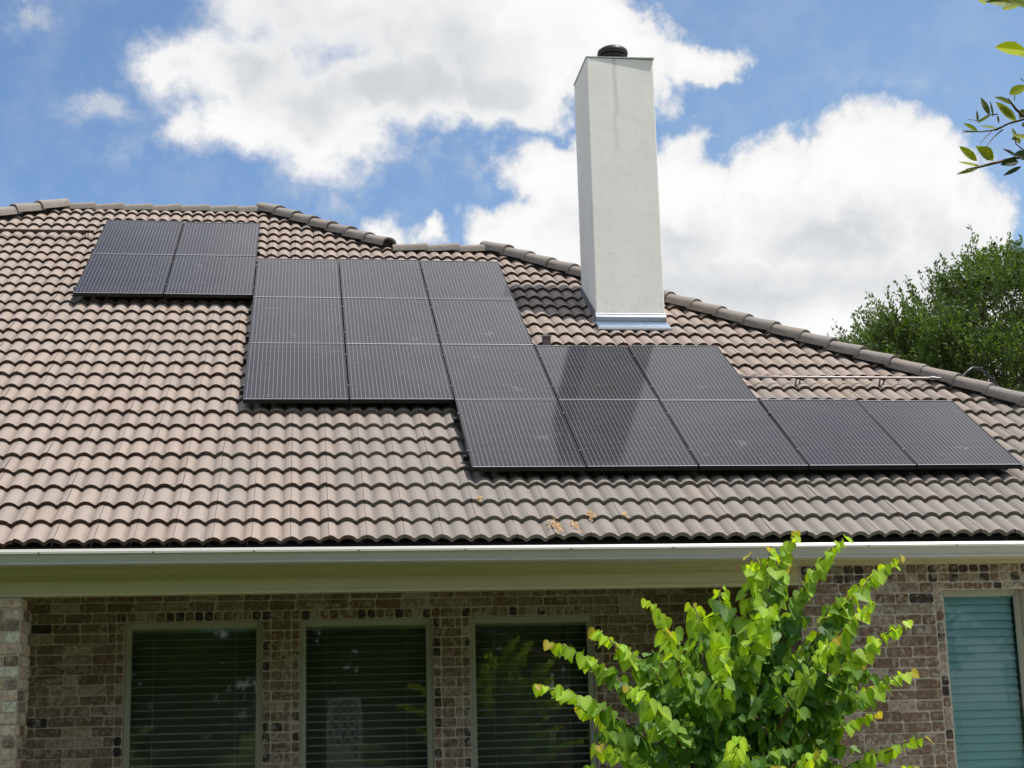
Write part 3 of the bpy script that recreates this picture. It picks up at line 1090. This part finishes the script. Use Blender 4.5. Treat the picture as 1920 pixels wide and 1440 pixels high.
def make_panel():
    root = empty('solar_panel', (0, 0, 0))
    gl = MB(); rimw = .011
    a = [RP(rimw, rimw, 0), RP(PANW - rimw, rimw, 0), RP(PANW - rimw, PANL - rimw, 0), RP(rimw, PANL - rimw, 0)]
    gl.add(a, [(0, 1, 2, 3)])
    go = gl.build('solar_glass', M_CELL, root)
    uv = go.data.uv_layers.new(name='UVMap')
    for li, c in zip(range(4), ((0, 0), (1, 0), (1, 1), (0, 1))): uv.data[li].uv = c
    fr_ = MB()
    f = lambda u, v, h: RP(u, v, h)
    for (u0, u1, v0, v1) in ((0, rimw, rimw, PANL - rimw), (PANW - rimw, PANW, rimw, PANL - rimw), (0, PANW, PANL - rimw, PANL), (0, PANW, 0, rimw)):
        fr_.box(u0, u1, v0, v1, -.040, .0025, f=f)
    fo = fr_.build('frame', M_BLACK, root)
    for va in (.001, PANL - rimw + .001):  # pale strips paint the sky highlight along the frame's two end edges
        tr_ = MB()
        tr_.box(.004, PANW - .004, va, va + rimw - .002, .0027, .0045, f=f)
        tr_.build('frame_highlight', M_EDGE, root)
    bs = MB(); bs.add([RP(rimw, rimw, -.012), RP(PANW - rimw, rimw, -.012), RP(PANW - rimw, PANL - rimw, -.012), RP(rimw, PANL - rimw, -.012)], [(3, 2, 1, 0)])
    bs.build('backsheet', M_BLACK, root)
    for v in (.36, 1.28):
        rl = MB()
        rl.box(-.045, PANW + .03, v - .02, v + .02, -.088, -.042, f=f)
        rl.box(.30, .34, v - .03, v + .0, -.16, -.088, f=f)
        rl.build('rail', M_BLACK, root)
        cl = MB()
        cl.box(-.008, -.001, v - .022, v + .022, -.03, .006, f=f)
        cl.box(-.014, .008, v - .012, v + .012, .0065, .010, f=f)
        cl.build('clamp', M_CLAMP, root)
    return root


def copy_tree(o, parent=None):
    c = o.copy(); COL.objects.link(c)
    if parent is not None: c.parent = parent
    for chd in list(o.children): copy_tree(chd, c)
    return c


pan0 = make_panel()
GRP = 'black solar panels on the tiled roof'
PANS = []
for c, lb in ((0, 'solar panel at the left end of the lowest row, directly above the gutter side tiles'),
              (1, 'lowest-row solar panel, second from the left, with the dark chimney reflection'),
              (2, 'middle solar panel of the five in the lowest row'),
              (3, 'lowest-row solar panel, fourth from the left, below the metal conduit'),
              (4, 'rightmost solar panel of the whole array, lowest row near the hip')):
    PANS.append((c, 0, 0, lb))
for c, lb in ((-2, 'solar panel at the left end of the five-panel row second from the bottom'),
              (-1, 'second panel from the left in the row just above the lowest row'),
              (0, 'third panel in the second row up, at the inner corner of the array'),
              (1, 'panel straight below the chimney base, showing the dark end of its reflection'),
              (2, 'second-row panel at the right end, beside the start of the silver conduit')):
    PANS.append((c, 1, 0, lb))
for c, lb in ((-2, 'left panel of the middle row of three, above the second row'),
              (-1, 'centre panel of the three-by-three block of solar panels'),
              (0, 'right panel of the middle row of three, beside the chimney shadow')):
    PANS.append((c, 2, 0, lb))
for c, lb in ((-2, 'top left panel of the three-column block, touching the upper left group'),
              (-1, 'top middle panel of the three-column block under the lower ridge'),
              (0, 'top right panel of the three-column block under the hip end')):
    PANS.append((c, 3, 0, lb))
for c, r_, lb in ((-4, 3, 'lower left panel of the separate group of four near the high ridge'),
                  (-3, 3, 'lower right panel of the separate group of four near the high ridge'),
                  (-4, 4, 'upper left panel of the group of four, beside the thin dark conduit'),
                  (-3, 4, 'upper right panel of the group of four, just under the high ridge')):
    PANS.append((c, r_, .086, lb))
for i, (c, r_, dv, lb) in enumerate(PANS):
    o = pan0 if i == 0 else copy_tree(pan0)
    j = random.Random(i + 50)
    o.location = RP(c * PU + .005, r_ * PV + dv + .004, j.uniform(-.0015, .0015))
    o.rotation_euler = (R(j.uniform(-.22, .22)), R(j.uniform(-.15, .15)), 0)
    tag(o, lb, 'solar panel', GRP)

# ------------------------------------------------------------------ conduits on the roof
c1 = empty('metal_conduit', RP(3.1, 2.45, -.06), 'thin silvery metal conduit running from the array to the right hip', 'conduit')
hh = -.045
cm_ = MB()
cm_.tube([RP(u, 2.455 - (u - 3.2) * .012, hh) for u in (2.95, 3.6, 4.2, 4.8, 5.2, 5.42)], .0135, 10)
cm_.build('pipe', M_PIPE, c1, smooth=True)
cm_ = MB()
cm_.tube([RP(5.15, 2.432, hh), RP(5.21, 2.431, hh)], .021, 12)
cm_.build('coupling', M_PIPE, c1, smooth=False)
cm_ = MB()
cm_.tube([RP(5.42, 2.43, hh), RP(5.50, 2.43, hh + .004), RP(5.56, 2.47, hh + .05), RP(5.64, 2.52, hh + .085), RP(5.74, 2.56, hh + .07),
          RP(5.83, 2.57, hh + .01), RP(5.93, 2.55, hh - .08), RP(5.99, 2.50, hh - .16)], .0155, 10)
cm_.build('flexible_end', M_RUBBER, c1, smooth=True)
for u in (3.70, 4.62):
    b_ = MB()
    f = lambda u_, v_, h_: RP(u_, v_, h_)
    b_.box(u - .026, u - .020, 2.26, 2.45, -.13, -.12, f=f)
    b_.box(u - .026, u - .018, 2.425, 2.45, -.13, -.058, f=f)
    b_.box(u + .018, u + .026, 2.425, 2.45, -.13, -.058, f=f)
    b_.box(u - .026, u + .026, 2.425, 2.45, -.14, -.13, f=f)
    b_.box(u - .024, u + .024, 2.43, 2.448, -.066, -.058, f=f)
    b_.build('bracket', M_FLUE, c1)
c2_ = empty('dark_conduit', RP(-5.0, 7.95, -.06), 'thin dark conduit crossing the upper left tiles to the four-panel group', 'conduit')
cm_ = MB()
cm_.tube([RP(u, 7.93 + (u + 5) * -.01, -.045) for u in (-8.6, -7, -6, -5, -4.18)], .020, 8)
cm_.build('pipe', simple('brown_conduit', (.06, .04, .032), .5, .2), c2_, smooth=True)
for u in (-7.9, -6.2, -4.27):
    b_ = MB()
    b_.box(u - .024, u - .016, 7.90, 7.93, -.14, -.02, f=f); b_.box(u + .012, u + .02, 7.90, 7.93, -.14, -.02, f=f)
    b_.box(u - .024, u + .02, 7.80, 7.93, -.15, -.138, f=f)
    b_.build('bracket', M_FLUE, c2_)
# small leftover mounting foot above the array
rb = empty('roof_bracket', RP(1.2, 3.9, -.12), 'small brown mounting bracket standing on the tiles above the array', 'bracket')
b_ = MB(); q = RP(1.205, 3.62, -.14)
b_.box(q.x - .045, q.x + .045, q.y - .02, q.y + .03, q.z, q.z + .125)
b_.build('foot', simple('brown_steel', (.085, .06, .05), .6), rb, bevel=.004)
b_ = MB(); b_.box(q.x - .052, q.x + .052, q.y - .026, q.y + .036, q.z + .126, q.z + .142); b_.tube([(q.x, q.y, q.z + .142), (q.x, q.y, q.z + .16)], .012, 8)
b_.build('top_plate', simple('dusty_steel', (.30, .25, .21), .6), rb)

# fallen dry leaves caught on the tiles
for i, (u, v, nn_, s_) in enumerate(((.50, -.87, 34, .075), (.84, -.78, 22, .055), (.66, -.70, 14, .05), (1.10, -.60, 26, .055), (-.07, -.31, 16, .04), (1.55, -.56, 9, .035))):
    pass


def roof_px(x, y, h):
    d = ray(x, y); nn_ = RP(0, 0, 1)
    t = (h - CAM.dot(nn_)) / d.dot(nn_)
    return CAM + d * t


for i, (x, y, k, s_, lb) in enumerate(((1043, 990, 46, .050, 'largest clump of dry orange leaves caught on the lowest tiles'),
                                       (1076, 986, 24, .035, 'small dry leaf clump just right of the largest one'),
                                       (1105, 967, 30, .035, 'yellowish dry leaf clump on the second course of tiles'),
                                       (897, 937, 18, .026, 'faint brown leaf clump left of the lowest panel corner'),
                                       (1172, 965, 10, .022, 'tiny pale leaf scrap on the tiles, furthest right'))):
    P0 = roof_px(x, y, -.115)
    lm_ = MB()
    for _ in range(k):
        p = P0 + RP(rnd.gauss(0, s_ * .6), rnd.gauss(0, s_ * 1.5), .010 + rnd.random() * .012)
        a = rnd.uniform(0, 6.28); l = rnd.uniform(.010, .022); w_ = l * .5
        d1 = RP(math.cos(a) * l, math.sin(a) * l, rnd.uniform(-.004, .006)); d2 = RP(-math.sin(a) * w_, math.cos(a) * w_, rnd.uniform(-.004, .006))
        lm_.add([p - d1, p + d2, p + d1, p - d2], [(0, 1, 2, 3)])
    tag(lm_.build('leaf_clump', M_LITTER), lb, 'dry leaves', 'dry leaf clumps on the lower tiles')


# ------------------------------------------------------------------ redbud tree
def bez(a, b, c, t):
    return a * (1 - t) ** 2 + b * (2 * t * (1 - t)) + c * t * t


HEART = [(.0, -.02), (.20, .13), (.43, .10), (.54, -.12), (.49, -.38), (.30, -.68), (.0, -1.0)]


def leaf_heart(mb, p, axis, nrm, size, col, r3):
    """p petiole joint, axis towards the tip, nrm = face normal"""
    ax = axis.normalized(); s_ = ax.cross(nrm).normalized(); nm = s_.cross(ax).normalized()
    fold = r3.uniform(.08, .38); curl = r3.uniform(-.05, .28)
    vs = []
    mid = [(0, -.02), (0, -.22), (0, -.45), (0, -.72), (0, -1.0)]
    L_, M_ = [], []
    for (x, y) in mid:
        M_.append(p + ax * (-y * size) - nm * (curl * y * y * size * .6))
    for sg in (-1, 1):
        side_ = []
        for (x, y) in HEART[1:-1]:
            side_.append(p + ax * (-y * size) + s_ * (sg * x * size) + nm * (fold * abs(x) * size - curl * y * y * size * .6))
        L_.append(side_)
    vs = M_ + L_[0] + L_[1]
    fs = []
    for o_ in (5, 10):
        fs += [(0, o_, o_ + 1), (0, o_ + 1, 1), (1, o_ + 1, o_ + 2), (1, o_ + 2, 2), (2, o_ + 2, o_ + 3), (2, o_ + 3, 3), (3, o_ + 3, o_ + 4), (3, o_ + 4, 4)]
    lt = tuple(min(1, x * 1.45 + .02) for x in col); dk = tuple(x * .92 for x in col)
    mb.add(vs, fs, [lt] * 5 + [dk, col, col, col, dk] * 2)


TY = -4.8
base = Vector((.86, TY, GZ))
red = empty('redbud_tree', base, 'young redbud with bright yellow-green heart-shaped leaves in front of the brick wall', 'tree')
F0 = at(1375, 1640, TY)
wood = MB(); leafmb = MB(); r6 = random.Random(21)
wood.tube([base, base + Vector((.02, .0, .35)), F0 + Vector((0, 0, -.15)), F0], [.045, .04, .032, .028], 10)
TIPS = [(1492, 1000, .0, .25), (1580, 1012, -.25, .25), (1686, 1046, .15, .3), (1700, 1168, -.35, .3), (1703, 1262, .2, .3), (1733, 1385, -.3, .35),
        (1712, 1440, .35, .3), (1640, 1450, -.7, .2), (1216, 1130, .1, .3), (1034, 1207, .2, .4), (1008, 1287, -.25, .45), (1350, 1105, .35, .15),
        (1408, 1045, -.3, .1), (1300, 1135, .5, .2), (1245, 1185, -.5, .3), (1120, 1185, .0, .35), (1470, 1070, .4, .1), (1445, 1030, .1, .1),
        (1085, 1330, .4, .35), (1120, 1400, -.5, .3), (1590, 1120, .3, .25), (1560, 1200, -.7, .2), (1640, 1130, -.1, .3), (1180, 1290, -.7, .3),
        (1385, 1385, -1.0, .0), (1540, 1410, -.9, .1), (1460, 1440, -1.0, .0), (1290, 1230, .7, .1), (1350, 1190, -.8, .05), (1440, 1140, -.6, .05),
        (1610, 1250, .5, .3), (1640, 1340, -.1, .3), (1100, 1440, .1, .3), (1170, 1215, .5, .3)]
NMAIN = len(TIPS)
for k in range(235):
    TIPS.append((0, 0, 0, 0))
CURV = []
for ti, (x, y, dy, bowk) in enumerate(TIPS):
    if ti < NMAIN:
        tip = at(x, y, TY + dy)
        st = F0 + Vector((r6.uniform(-.03, .03), r6.uniform(-.03, .03), 0))
        rise = tip - F0
        # shoots leave steeply then arch outwards
        ctrl = F0 + Vector((rise.x * .38, rise.y * .38, max(rise.z * .72, .15) + bowk * .35))
        ctrl = ctrl + Vector((r6.gauss(0, .05), r6.gauss(0, .06), r6.gauss(0, .04)))
        CURV.append((st, ctrl, tip))
    else:
        # side twigs fork off the main shoots
        a_, b_, c_ = CURV[r6.randrange(len(CURV))]
        tt = r6.uniform(.14, .64)
        st = bez(a_, b_, c_, tt)
        dr = (bez(a_, b_, c_, min(1, tt + .05)) - st).normalized() * .55 + Vector((r6.gauss(0, .55), r6.gauss(0, .55), r6.gauss(.12, .32)))
        L_ = r6.uniform(.20, .52) * (1.2 - tt * .95)
        tip = st + dr.normalized() * L_
        ctrl = (st + tip) / 2 + Vector((r6.gauss(0, .03), r6.gauss(0, .03), .05))
    npt = 14
    pts_ = [bez(st, ctrl, tip, i / npt) for i in range(npt + 1)]
    for i in range(1, npt):
        pts_[i] = pts_[i] + Vector((r6.gauss(0, .008), r6.gauss(0, .008), r6.gauss(0, .006)))
    main = ti < NMAIN
    r0 = .013 if main else .0042
    wood.tube(pts_, [r0 * (1 - .86 * i / npt) + .0012 for i in range(npt + 1)], 5, caps=False)
    Ltot = sum((pts_[i + 1] - pts_[i]).length for i in range(npt))
    s0 = .30 if main else .12
    step = .030 if main else .031
    nl = int(Ltot * (1 - s0) / step)
    for li in range(nl + 1):
        t = s0 + (1 - s0) * li / max(nl, 1)
        p = bez(st, ctrl, tip, t)
        tang = (bez(st, ctrl, tip, min(t + .02, 1)) - bez(st, ctrl, tip, t - .02)).normalized()
        sg = 1 if li % 2 else -1
        hs = tang.cross(Vector((0, 0, 1)))
        if hs.length < .2: hs = Vector((1, 0, 0))
        hs.normalize()
        young = max(0, (t - .80) / .20) if main else max(0, (t - .7) / .3)
        size = r6.choice((.062, .080, .090, .098, .110)) * r6.uniform(.93, 1.07) * (1 - .34 * young) * (.92 if main else .80)
        side_ = hs * sg * r6.uniform(.3, 1.0) + Vector((r6.gauss(0, .25), r6.gauss(0, .3), 0))
        pet = side_ * .022 + Vector((0, 0, .004)) + tang * .008
        axis = side_ * .50 + tang * r6.uniform(.0, .5) + Vector((r6.gauss(0, .15), r6.gauss(0, .15), -r6.uniform(.45, 1.15)))
        nrm = Vector((r6.gauss(0, .42), r6.gauss(-.55, .5), r6.uniform(.25, 1.0)))
        g_ = r6.random()
        sun_y = (.235 + .11 * g_, .400 + .06 * g_, .014)       # young yellow-green, brightened to paint sunlit tips
        deep = (.038 + .04 * g_, .110 + .075 * g_, .018 + .008 * g_)  # inner leaves darkened to paint the shade inside the crown
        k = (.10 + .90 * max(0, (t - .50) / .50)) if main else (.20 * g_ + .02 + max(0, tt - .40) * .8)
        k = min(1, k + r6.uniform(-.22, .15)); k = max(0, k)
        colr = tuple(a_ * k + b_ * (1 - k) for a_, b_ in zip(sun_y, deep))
        if main and t > .985 and r6.random() < .6: colr = (.36, .30, .04)
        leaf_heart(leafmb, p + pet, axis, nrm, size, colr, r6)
        wood.tube([p, p + pet], [.0012, .001], 3, caps=False)
wood.build('trunk', M_TWIG, red, smooth=True)
leafmb.build('crown', M_LEAF, red)


# ------------------------------------------------------------------ big trees
def tree_mesh(seed, Rx, Rz, H, ntw, lsz, nl, spiky=.7, twl=(.45, .95), nclump=110):
    """H crown centre height above the foot; returns wood and leaf builders around the origin"""
    r7 = random.Random(seed)
    wd_, lf = MB(), MB()
    wd_.tube([(0, 0, 0), (.05, .03, H * .25), (.0, .1, H * .5)], [.32, .25, .2], 12)
    limbs = []
    for k in range(15):
        a = r7.uniform(0, 6.28); e = r7.uniform(.05, 1.35)
        d = Vector((math.cos(a) * math.cos(e), math.sin(a) * math.cos(e), math.sin(e)))
        end = Vector((0, 0, H)) + Vector((d.x * Rx, d.y * Rx, d.z * Rz)) * r7.uniform(.72, 1.0) - Vector((0, 0, Rz * .18))
        s_ = Vector((0, .05, H * r7.uniform(.3, .5)))
        c_ = s_ + (end - s_) * .45 + Vector((0, 0, r7.uniform(.1, .9)))
        pts_ = [bez(s_, c_, end, i / 8) for i in range(9)]
        wd_.tube(pts_, [.13 * (1 - .85 * i / 8) + .012 for i in range(9)], 7, caps=False)
        limbs.append((s_, c_, end))
    clumps = []
    for k in range(nclump):
        s_, c_, e_ = limbs[k % len(limbs)]
        t = r7.uniform(.35, 1.0)
        p = bez(s_, c_, e_, t)
        rad = Rx * .42
        q = p + Vector((r7.gauss(0, rad * .55), r7.gauss(0, rad * .55), r7.gauss(.1, Rz * .20)))
        if k % 2:
            a = r7.uniform(0, 6.28); zz = r7.uniform(-1, 1); rr_ = math.sqrt(1 - zz * zz) * r7.uniform(.55, .9)
            q = Vector((math.cos(a) * rr_ * Rx, math.sin(a) * rr_ * Rx, H + zz * Rz * .85))
        clumps.append((q, r7.uniform(.45, .95), r7.uniform(.75, 1.3)))
        wd_.tube([p, (p + q) / 2 + Vector((0, 0, .1)), q], [.035, .022, .010], 5, caps=False)
    for k in range(ntw):
        q, cr, br = clumps[int(r7.random() * len(clumps))]
        a = r7.uniform(0, 6.28); zz = r7.uniform(-.7, 1)
        d = Vector((math.cos(a), math.sin(a), zz)).normalized()
        st = q + d * cr * r7.uniform(.1, .8) * (Rx / 4.2)
        out_ = (st - Vector((0, 0, H - Rz * .4))).normalized()
        dr = (out_ * .55 + d * .45 + Vector((0, 0, spiky)) + Vector((r7.gauss(0, .2), r7.gauss(0, .2), 0))).normalized()
        L = r7.uniform(*twl)
        e_ = st + dr * L
        wd_.tube([st, (st + e_) / 2 + Vector((r7.gauss(0, .03), r7.gauss(0, .03), -.02)), e_], [.008, .005, .002], 3, caps=False)
        for j in range(nl):
            t = r7.random()
            p = st + dr * (L * t) + Vector((r7.gauss(0, .045), r7.gauss(0, .045), r7.gauss(0, .04))) * (1.35 - t)
            ld = (dr * .6 + Vector((r7.gauss(0, .6), r7.gauss(0, .6), r7.gauss(.1, .5)))).normalized()
            nr = Vector((r7.gauss(0, 1), r7.gauss(0, 1), r7.gauss(.5, .8)))
            sd_ = ld.cross(nr)
            if sd_.length < .1: continue
            sd_.normalize()
            l = lsz * r7.uniform(.7, 1.3); w_ = l * .42
            g_ = r7.uniform(.75, 1.25) * br
            cc = (.078 * g_, .132 * g_, .032 * g_)
            lf.add([p, p + ld * l * .5 + sd_ * w_ * .5, p + ld * l, p + ld * l * .5 - sd_ * w_ * .5], [(0, 1, 2, 3)], cc)
    return wd_, lf


wd_, lf = tree_mesh(12, 4.5, 3.6, 7.45, 10000, .095, 32, .95, (.4, .9), 330)
oak = empty('oak_tree', (14.2, 18.0, GZ), 'dark green bushy tree with spiky upright twigs behind the right hip of the roof', 'tree')
for mb_, nm, mt in ((wd_, 'trunk', M_BARK), (lf, 'crown', M_OAK)):
    o = mb_.build(nm, mt)
    o.parent = oak
oak2 = empty('oak_tree', (18.6, 20.5, GZ), 'dense lower green crown at the right edge, behind the bushy tree', 'tree')
oak2.scale = (.95, .95, .86); oak2.rotation_euler = (0, 0, 2.1)
for q in list(oak.children):
    q2 = q.copy(); COL.objects.link(q2); q2.parent = oak2
# garden trees behind the photographer: only the windows show them
wd_, lf = tree_mesh(9, 4.3, 4.6, 5.2, 1500, .26, 22, .25, (.5, 1.1), 130)
src = None
for i, (x, y, s_, zs) in enumerate(((-15, -27, 1.2, 1.1), (-8.0, -28, 1.15, 1.15), (-1.0, -30, 1.25, 1.2), (6.0, -27.5, 1.1, 1.15), (13.0, -29, 1.2, 1.1), (20.0, -27, 1.2, 1.15),
                                    (-22, -25, 1.2, 1.0), (-11.5, -33, 1.3, 1.3), (2.5, -34, 1.35, 1.3), (10, -34, 1.3, 1.3), (-4.5, -25.5, .5, .40), (1.8, -26, .5, .42), (9, -25, .5, .4), (-9, -25, .5, .4))):
    t = empty('garden_tree', (x, y, GZ), 'leafy garden tree seen only as a dim green reflection in the window glass', 'tree', 'garden trees mirrored in the windows')
    t.scale = (s_, s_, zs); t.rotation_euler = (0, 0, i * 1.7)
    if src is None:
        a = wd_.build('trunk', M_BARK); b = lf.build('crown', M_OAK); src = (a, b)
    else:
        a, b = src[0].copy(), src[1].copy(); COL.objects.link(a); COL.objects.link(b)
    a.parent = t; b.parent = t


# pale lattice screen in the garden: the middle window mirrors it
def mirrored(x, y, Yg, Y):
    d = ray(x, y); t = (Yg - CAM.y) / d.y; p = CAM + d * t
    d2 = Vector((d.x, -d.y, d.z)); return p + d2 * ((Y - p.y) / d2.y)


LY = -19.0
pa, pb_ = mirrored(612, 1310, YW + .083, LY), mirrored(676, 1310, YW + .083, LY)
tr = empty('garden_lattice', (pa.x, LY, GZ), 'pale lattice screen mirrored dimly in the middle window', 'lattice')
x0, x1, zt = min(pa.x, pb_.x), max(pa.x, pb_.x), pa.z
M_LAT = simple('pale_lattice_wood', (.62, .62, .58), .7)
for nm, (a, b, c, d) in (('post', (x0, x0 + .07, GZ, zt)), ('post', (x1 - .07, x1, GZ, zt)), ('rail', (x0 + .07, x1 - .07, zt - .08, zt)), ('rail', (x0 + .07, x1 - .07, GZ + .1, GZ + .2))):
    q = MB(); q.box(a, b, LY - .03, LY + .03, c, d); q.build(nm, M_LAT, tr)
q = MB(); W_ = x1 - x0 - .14
k = -2.4
while k < W_:
    for sg in (0, 1):
        a0, a1 = max(k, 0), min(k + (zt - GZ), W_)
        if a1 > a0:
            z0, z1 = GZ + (a0 - k), GZ + (a1 - k)
            X0, X1 = (x0 + .07 + a0, x0 + .07 + a1) if not sg else (x1 - .07 - a0, x1 - .07 - a1)
            yy = LY + (.014 if sg else .002)
            q.add([(X0, yy, z0), (X1, yy, z1), (X1, yy, z1 - .055), (X0, yy, z0 - .055), (X0, yy + .01, z0), (X1, yy + .01, z1), (X1, yy + .01, z1 - .055), (X0, yy + .01, z0 - .055)],
                  [(0, 1, 2, 3), (7, 6, 5, 4), (0, 4, 5, 1), (3, 2, 6, 7)])
    k += .17
q.build('lattice', M_LAT, tr)

# ------------------------------------------------------------------ overhanging branch, top right, close to the camera
def leaf_oval(mb, p, axis, nrm, size, wid, col, r3):
    ax = axis.normalized(); s_ = ax.cross(nrm).normalized(); nm = s_.cross(ax).normalized()
    st = [(0, .0), (.12, .28), (.35, .50), (.62, .46), (.85, .24), (1.0, 0)]
    M_, A_, B_ = [], [], []
    cu = r3.uniform(-.1, .2)
    for (y, x) in st:
        c_ = p + ax * y * size - nm * cu * y * y * size
        M_.append(c_); A_.append(c_ + s_ * x * wid + nm * x * wid * .25); B_.append(c_ - s_ * x * wid + nm * x * wid * .25)
    vs = M_ + A_ + B_; fs = []
    for i in range(5):
        fs.append((i, i + 1, 7 + i, 6 + i)); fs.append((i, 12 + i, 13 + i, i + 1))
    mb.add(vs, fs, col)


NY = -9.9
ob = empty('shade_tree', (2.6, NY + .3, GZ), 'oval-leaved twigs of a near tree hanging in at the top right corner', 'tree')
wd2, lf2 = MB(), MB(); r8 = random.Random(4)
tx = Vector((2.6, NY + .3, GZ))
wd2.tube([tx, tx + Vector((.02, 0, 1.6)), tx + Vector((-.05, 0, 3.2)), tx + Vector((.05, .1, 4.6))], [.10, .085, .06, .03], 12)
node_ = at(2300, 180, NY)
wd2.tube([tx + Vector((-.03, 0, 2.4)), (tx + Vector((-.03, 0, 2.4)) + node_) / 2 + Vector((0, 0, .12)), node_], [.035, .02, .012], 8)


def twig(pxs, r_=.0030):
    P_ = [at(x, y, NY + d) for x, y, d in pxs]
    wd2.tube(P_, [r_ * (1 - .6 * i / (len(P_) - 1)) for i in range(len(P_))], 6, caps=False)


N0 = (2300, 180, 0)
twig([N0, (2080, 260, .02), (1930, 290, .03), (1880, 302, .02), (1840, 312, .0), (1812, 318, .0)], .006)
twig([N0, (2060, 230, 0), (1925, 222, .0), (1905, 205, -.02), (1890, 185, -.02)], .006)
twig([(1925, 222, 0), (1890, 232, .02), (1870, 243, .02), (1840, 247, .02), (1805, 245, .02)])
twig([(1890, 232, .02), (1860, 245, .0), (1838, 268, -.02)], .0018)
twig([(1880, 243, .02), (1862, 258, .0), (1848, 276, -.02)], .0018)
twig([(1870, 214, 0), (1852, 216, .02), (1835, 226, .02), (1815, 224, 0)], .0018)
twig([N0, (2100, 60, .0), (1960, 0, .0), (1900, -15, 0), (1850, -10, 0)], .006)
twig([N0, (2080, 110, .0), (1960, 92, 0), (1925, 92, 0)], .005)
twig([(1930, 290, .03), (1905, 270, .0), (1900, 245, 0)], .002)
# (base x, y, tip x, y, width px, bright)
LV = [(1923, 95, 1866, 88, 24, 1), (1935, 110, 1880, 92, 18, .6), (1905, 8, 1845, -8, 26, .3), (1915, 0, 1880, 20, 22, .8), (1850, 8, 1833, 2, 12, .7),
      (1885, -6, 1838, -2, 20, .2), (1930, 12, 1890, 2, 24, .25), (1862, 302, 1833, 270, 24, 1), (1832, 302, 1798, 274, 14, .4), (1862, 296, 1835, 278, 22, .35),
      (1838, 312, 1796, 305, 9, .6), (1834, 316, 1792, 328, 7, .2), (1855, 216, 1838, 184, 11, .1), (1833, 230, 1832, 206, 6, .15),
      (1833, 246, 1808, 230, 8, .45), (1838, 248, 1802, 244, 5, .2), (1897, 196, 1868, 178, 12, .15), (1905, 228, 1866, 192, 17, .45), (1900, 222, 1870, 200, 12, .2),
      (1893, 178, 1925, 160, 18, .5), (1902, 190, 1900, 178, 7, .1), (1900, 252, 1925, 262, 12, .5), (1896, 262, 1924, 252, 8, .2), (1912, 300, 1880, 278, 20, 0),
      (1910, 303, 1878, 306, 13, 0), (1915, 312, 1880, 330, 7, 0), (1930, 295, 1900, 290, 18, 0), (1920, 205, 1912, 222, 12, .1), (1915, 235, 1932, 240, 16, .1),
      (1856, 218, 1832, 228, 8, .3), (1870, 216, 1873, 232, 5, .1), (1912, 270, 1900, 245, 10, .4), (1918, 150, 1914, 152, 10, .1), (1862, 220, 1858, 188, 4, .1),
      (1870, 242, 1840, 232, 6, .5), (1898, 240, 1905, 262, 6, .1)]
for (bx, by, ex, ey, wpx, br) in LV:
    dd = r8.uniform(-.04, .04)
    a_ = at(bx, by, NY + dd); b_ = at(ex, ey, NY + dd + r8.uniform(-.02, .02))
    L = (b_ - a_).length
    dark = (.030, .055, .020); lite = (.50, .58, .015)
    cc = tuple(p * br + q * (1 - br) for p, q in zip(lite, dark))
    nrm = Vector((r8.gauss(0, .2), -1, r8.uniform(.0, .8)))
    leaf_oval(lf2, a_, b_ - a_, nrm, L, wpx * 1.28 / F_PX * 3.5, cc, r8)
# more foliage of the same tree outside the frame
for k in range(420):
    a = Vector((1.0 + abs(r8.gauss(.9, .55)), NY + r8.gauss(.3, .5), r8.uniform(-.9, 1.3)))
    if a.x < 1.1: continue
    leaf_oval(lf2, a, Vector((r8.gauss(0, 1), r8.gauss(0, 1), r8.gauss(-.2, .5))), Vector((r8.gauss(0, .4), r8.gauss(0, .4), 1)), .06, .026, (.06, .10, .02), r8)
wd2.build('branch', M_TWIG, ob, smooth=True)
lf2.build('leaves', M_NEAR, ob)
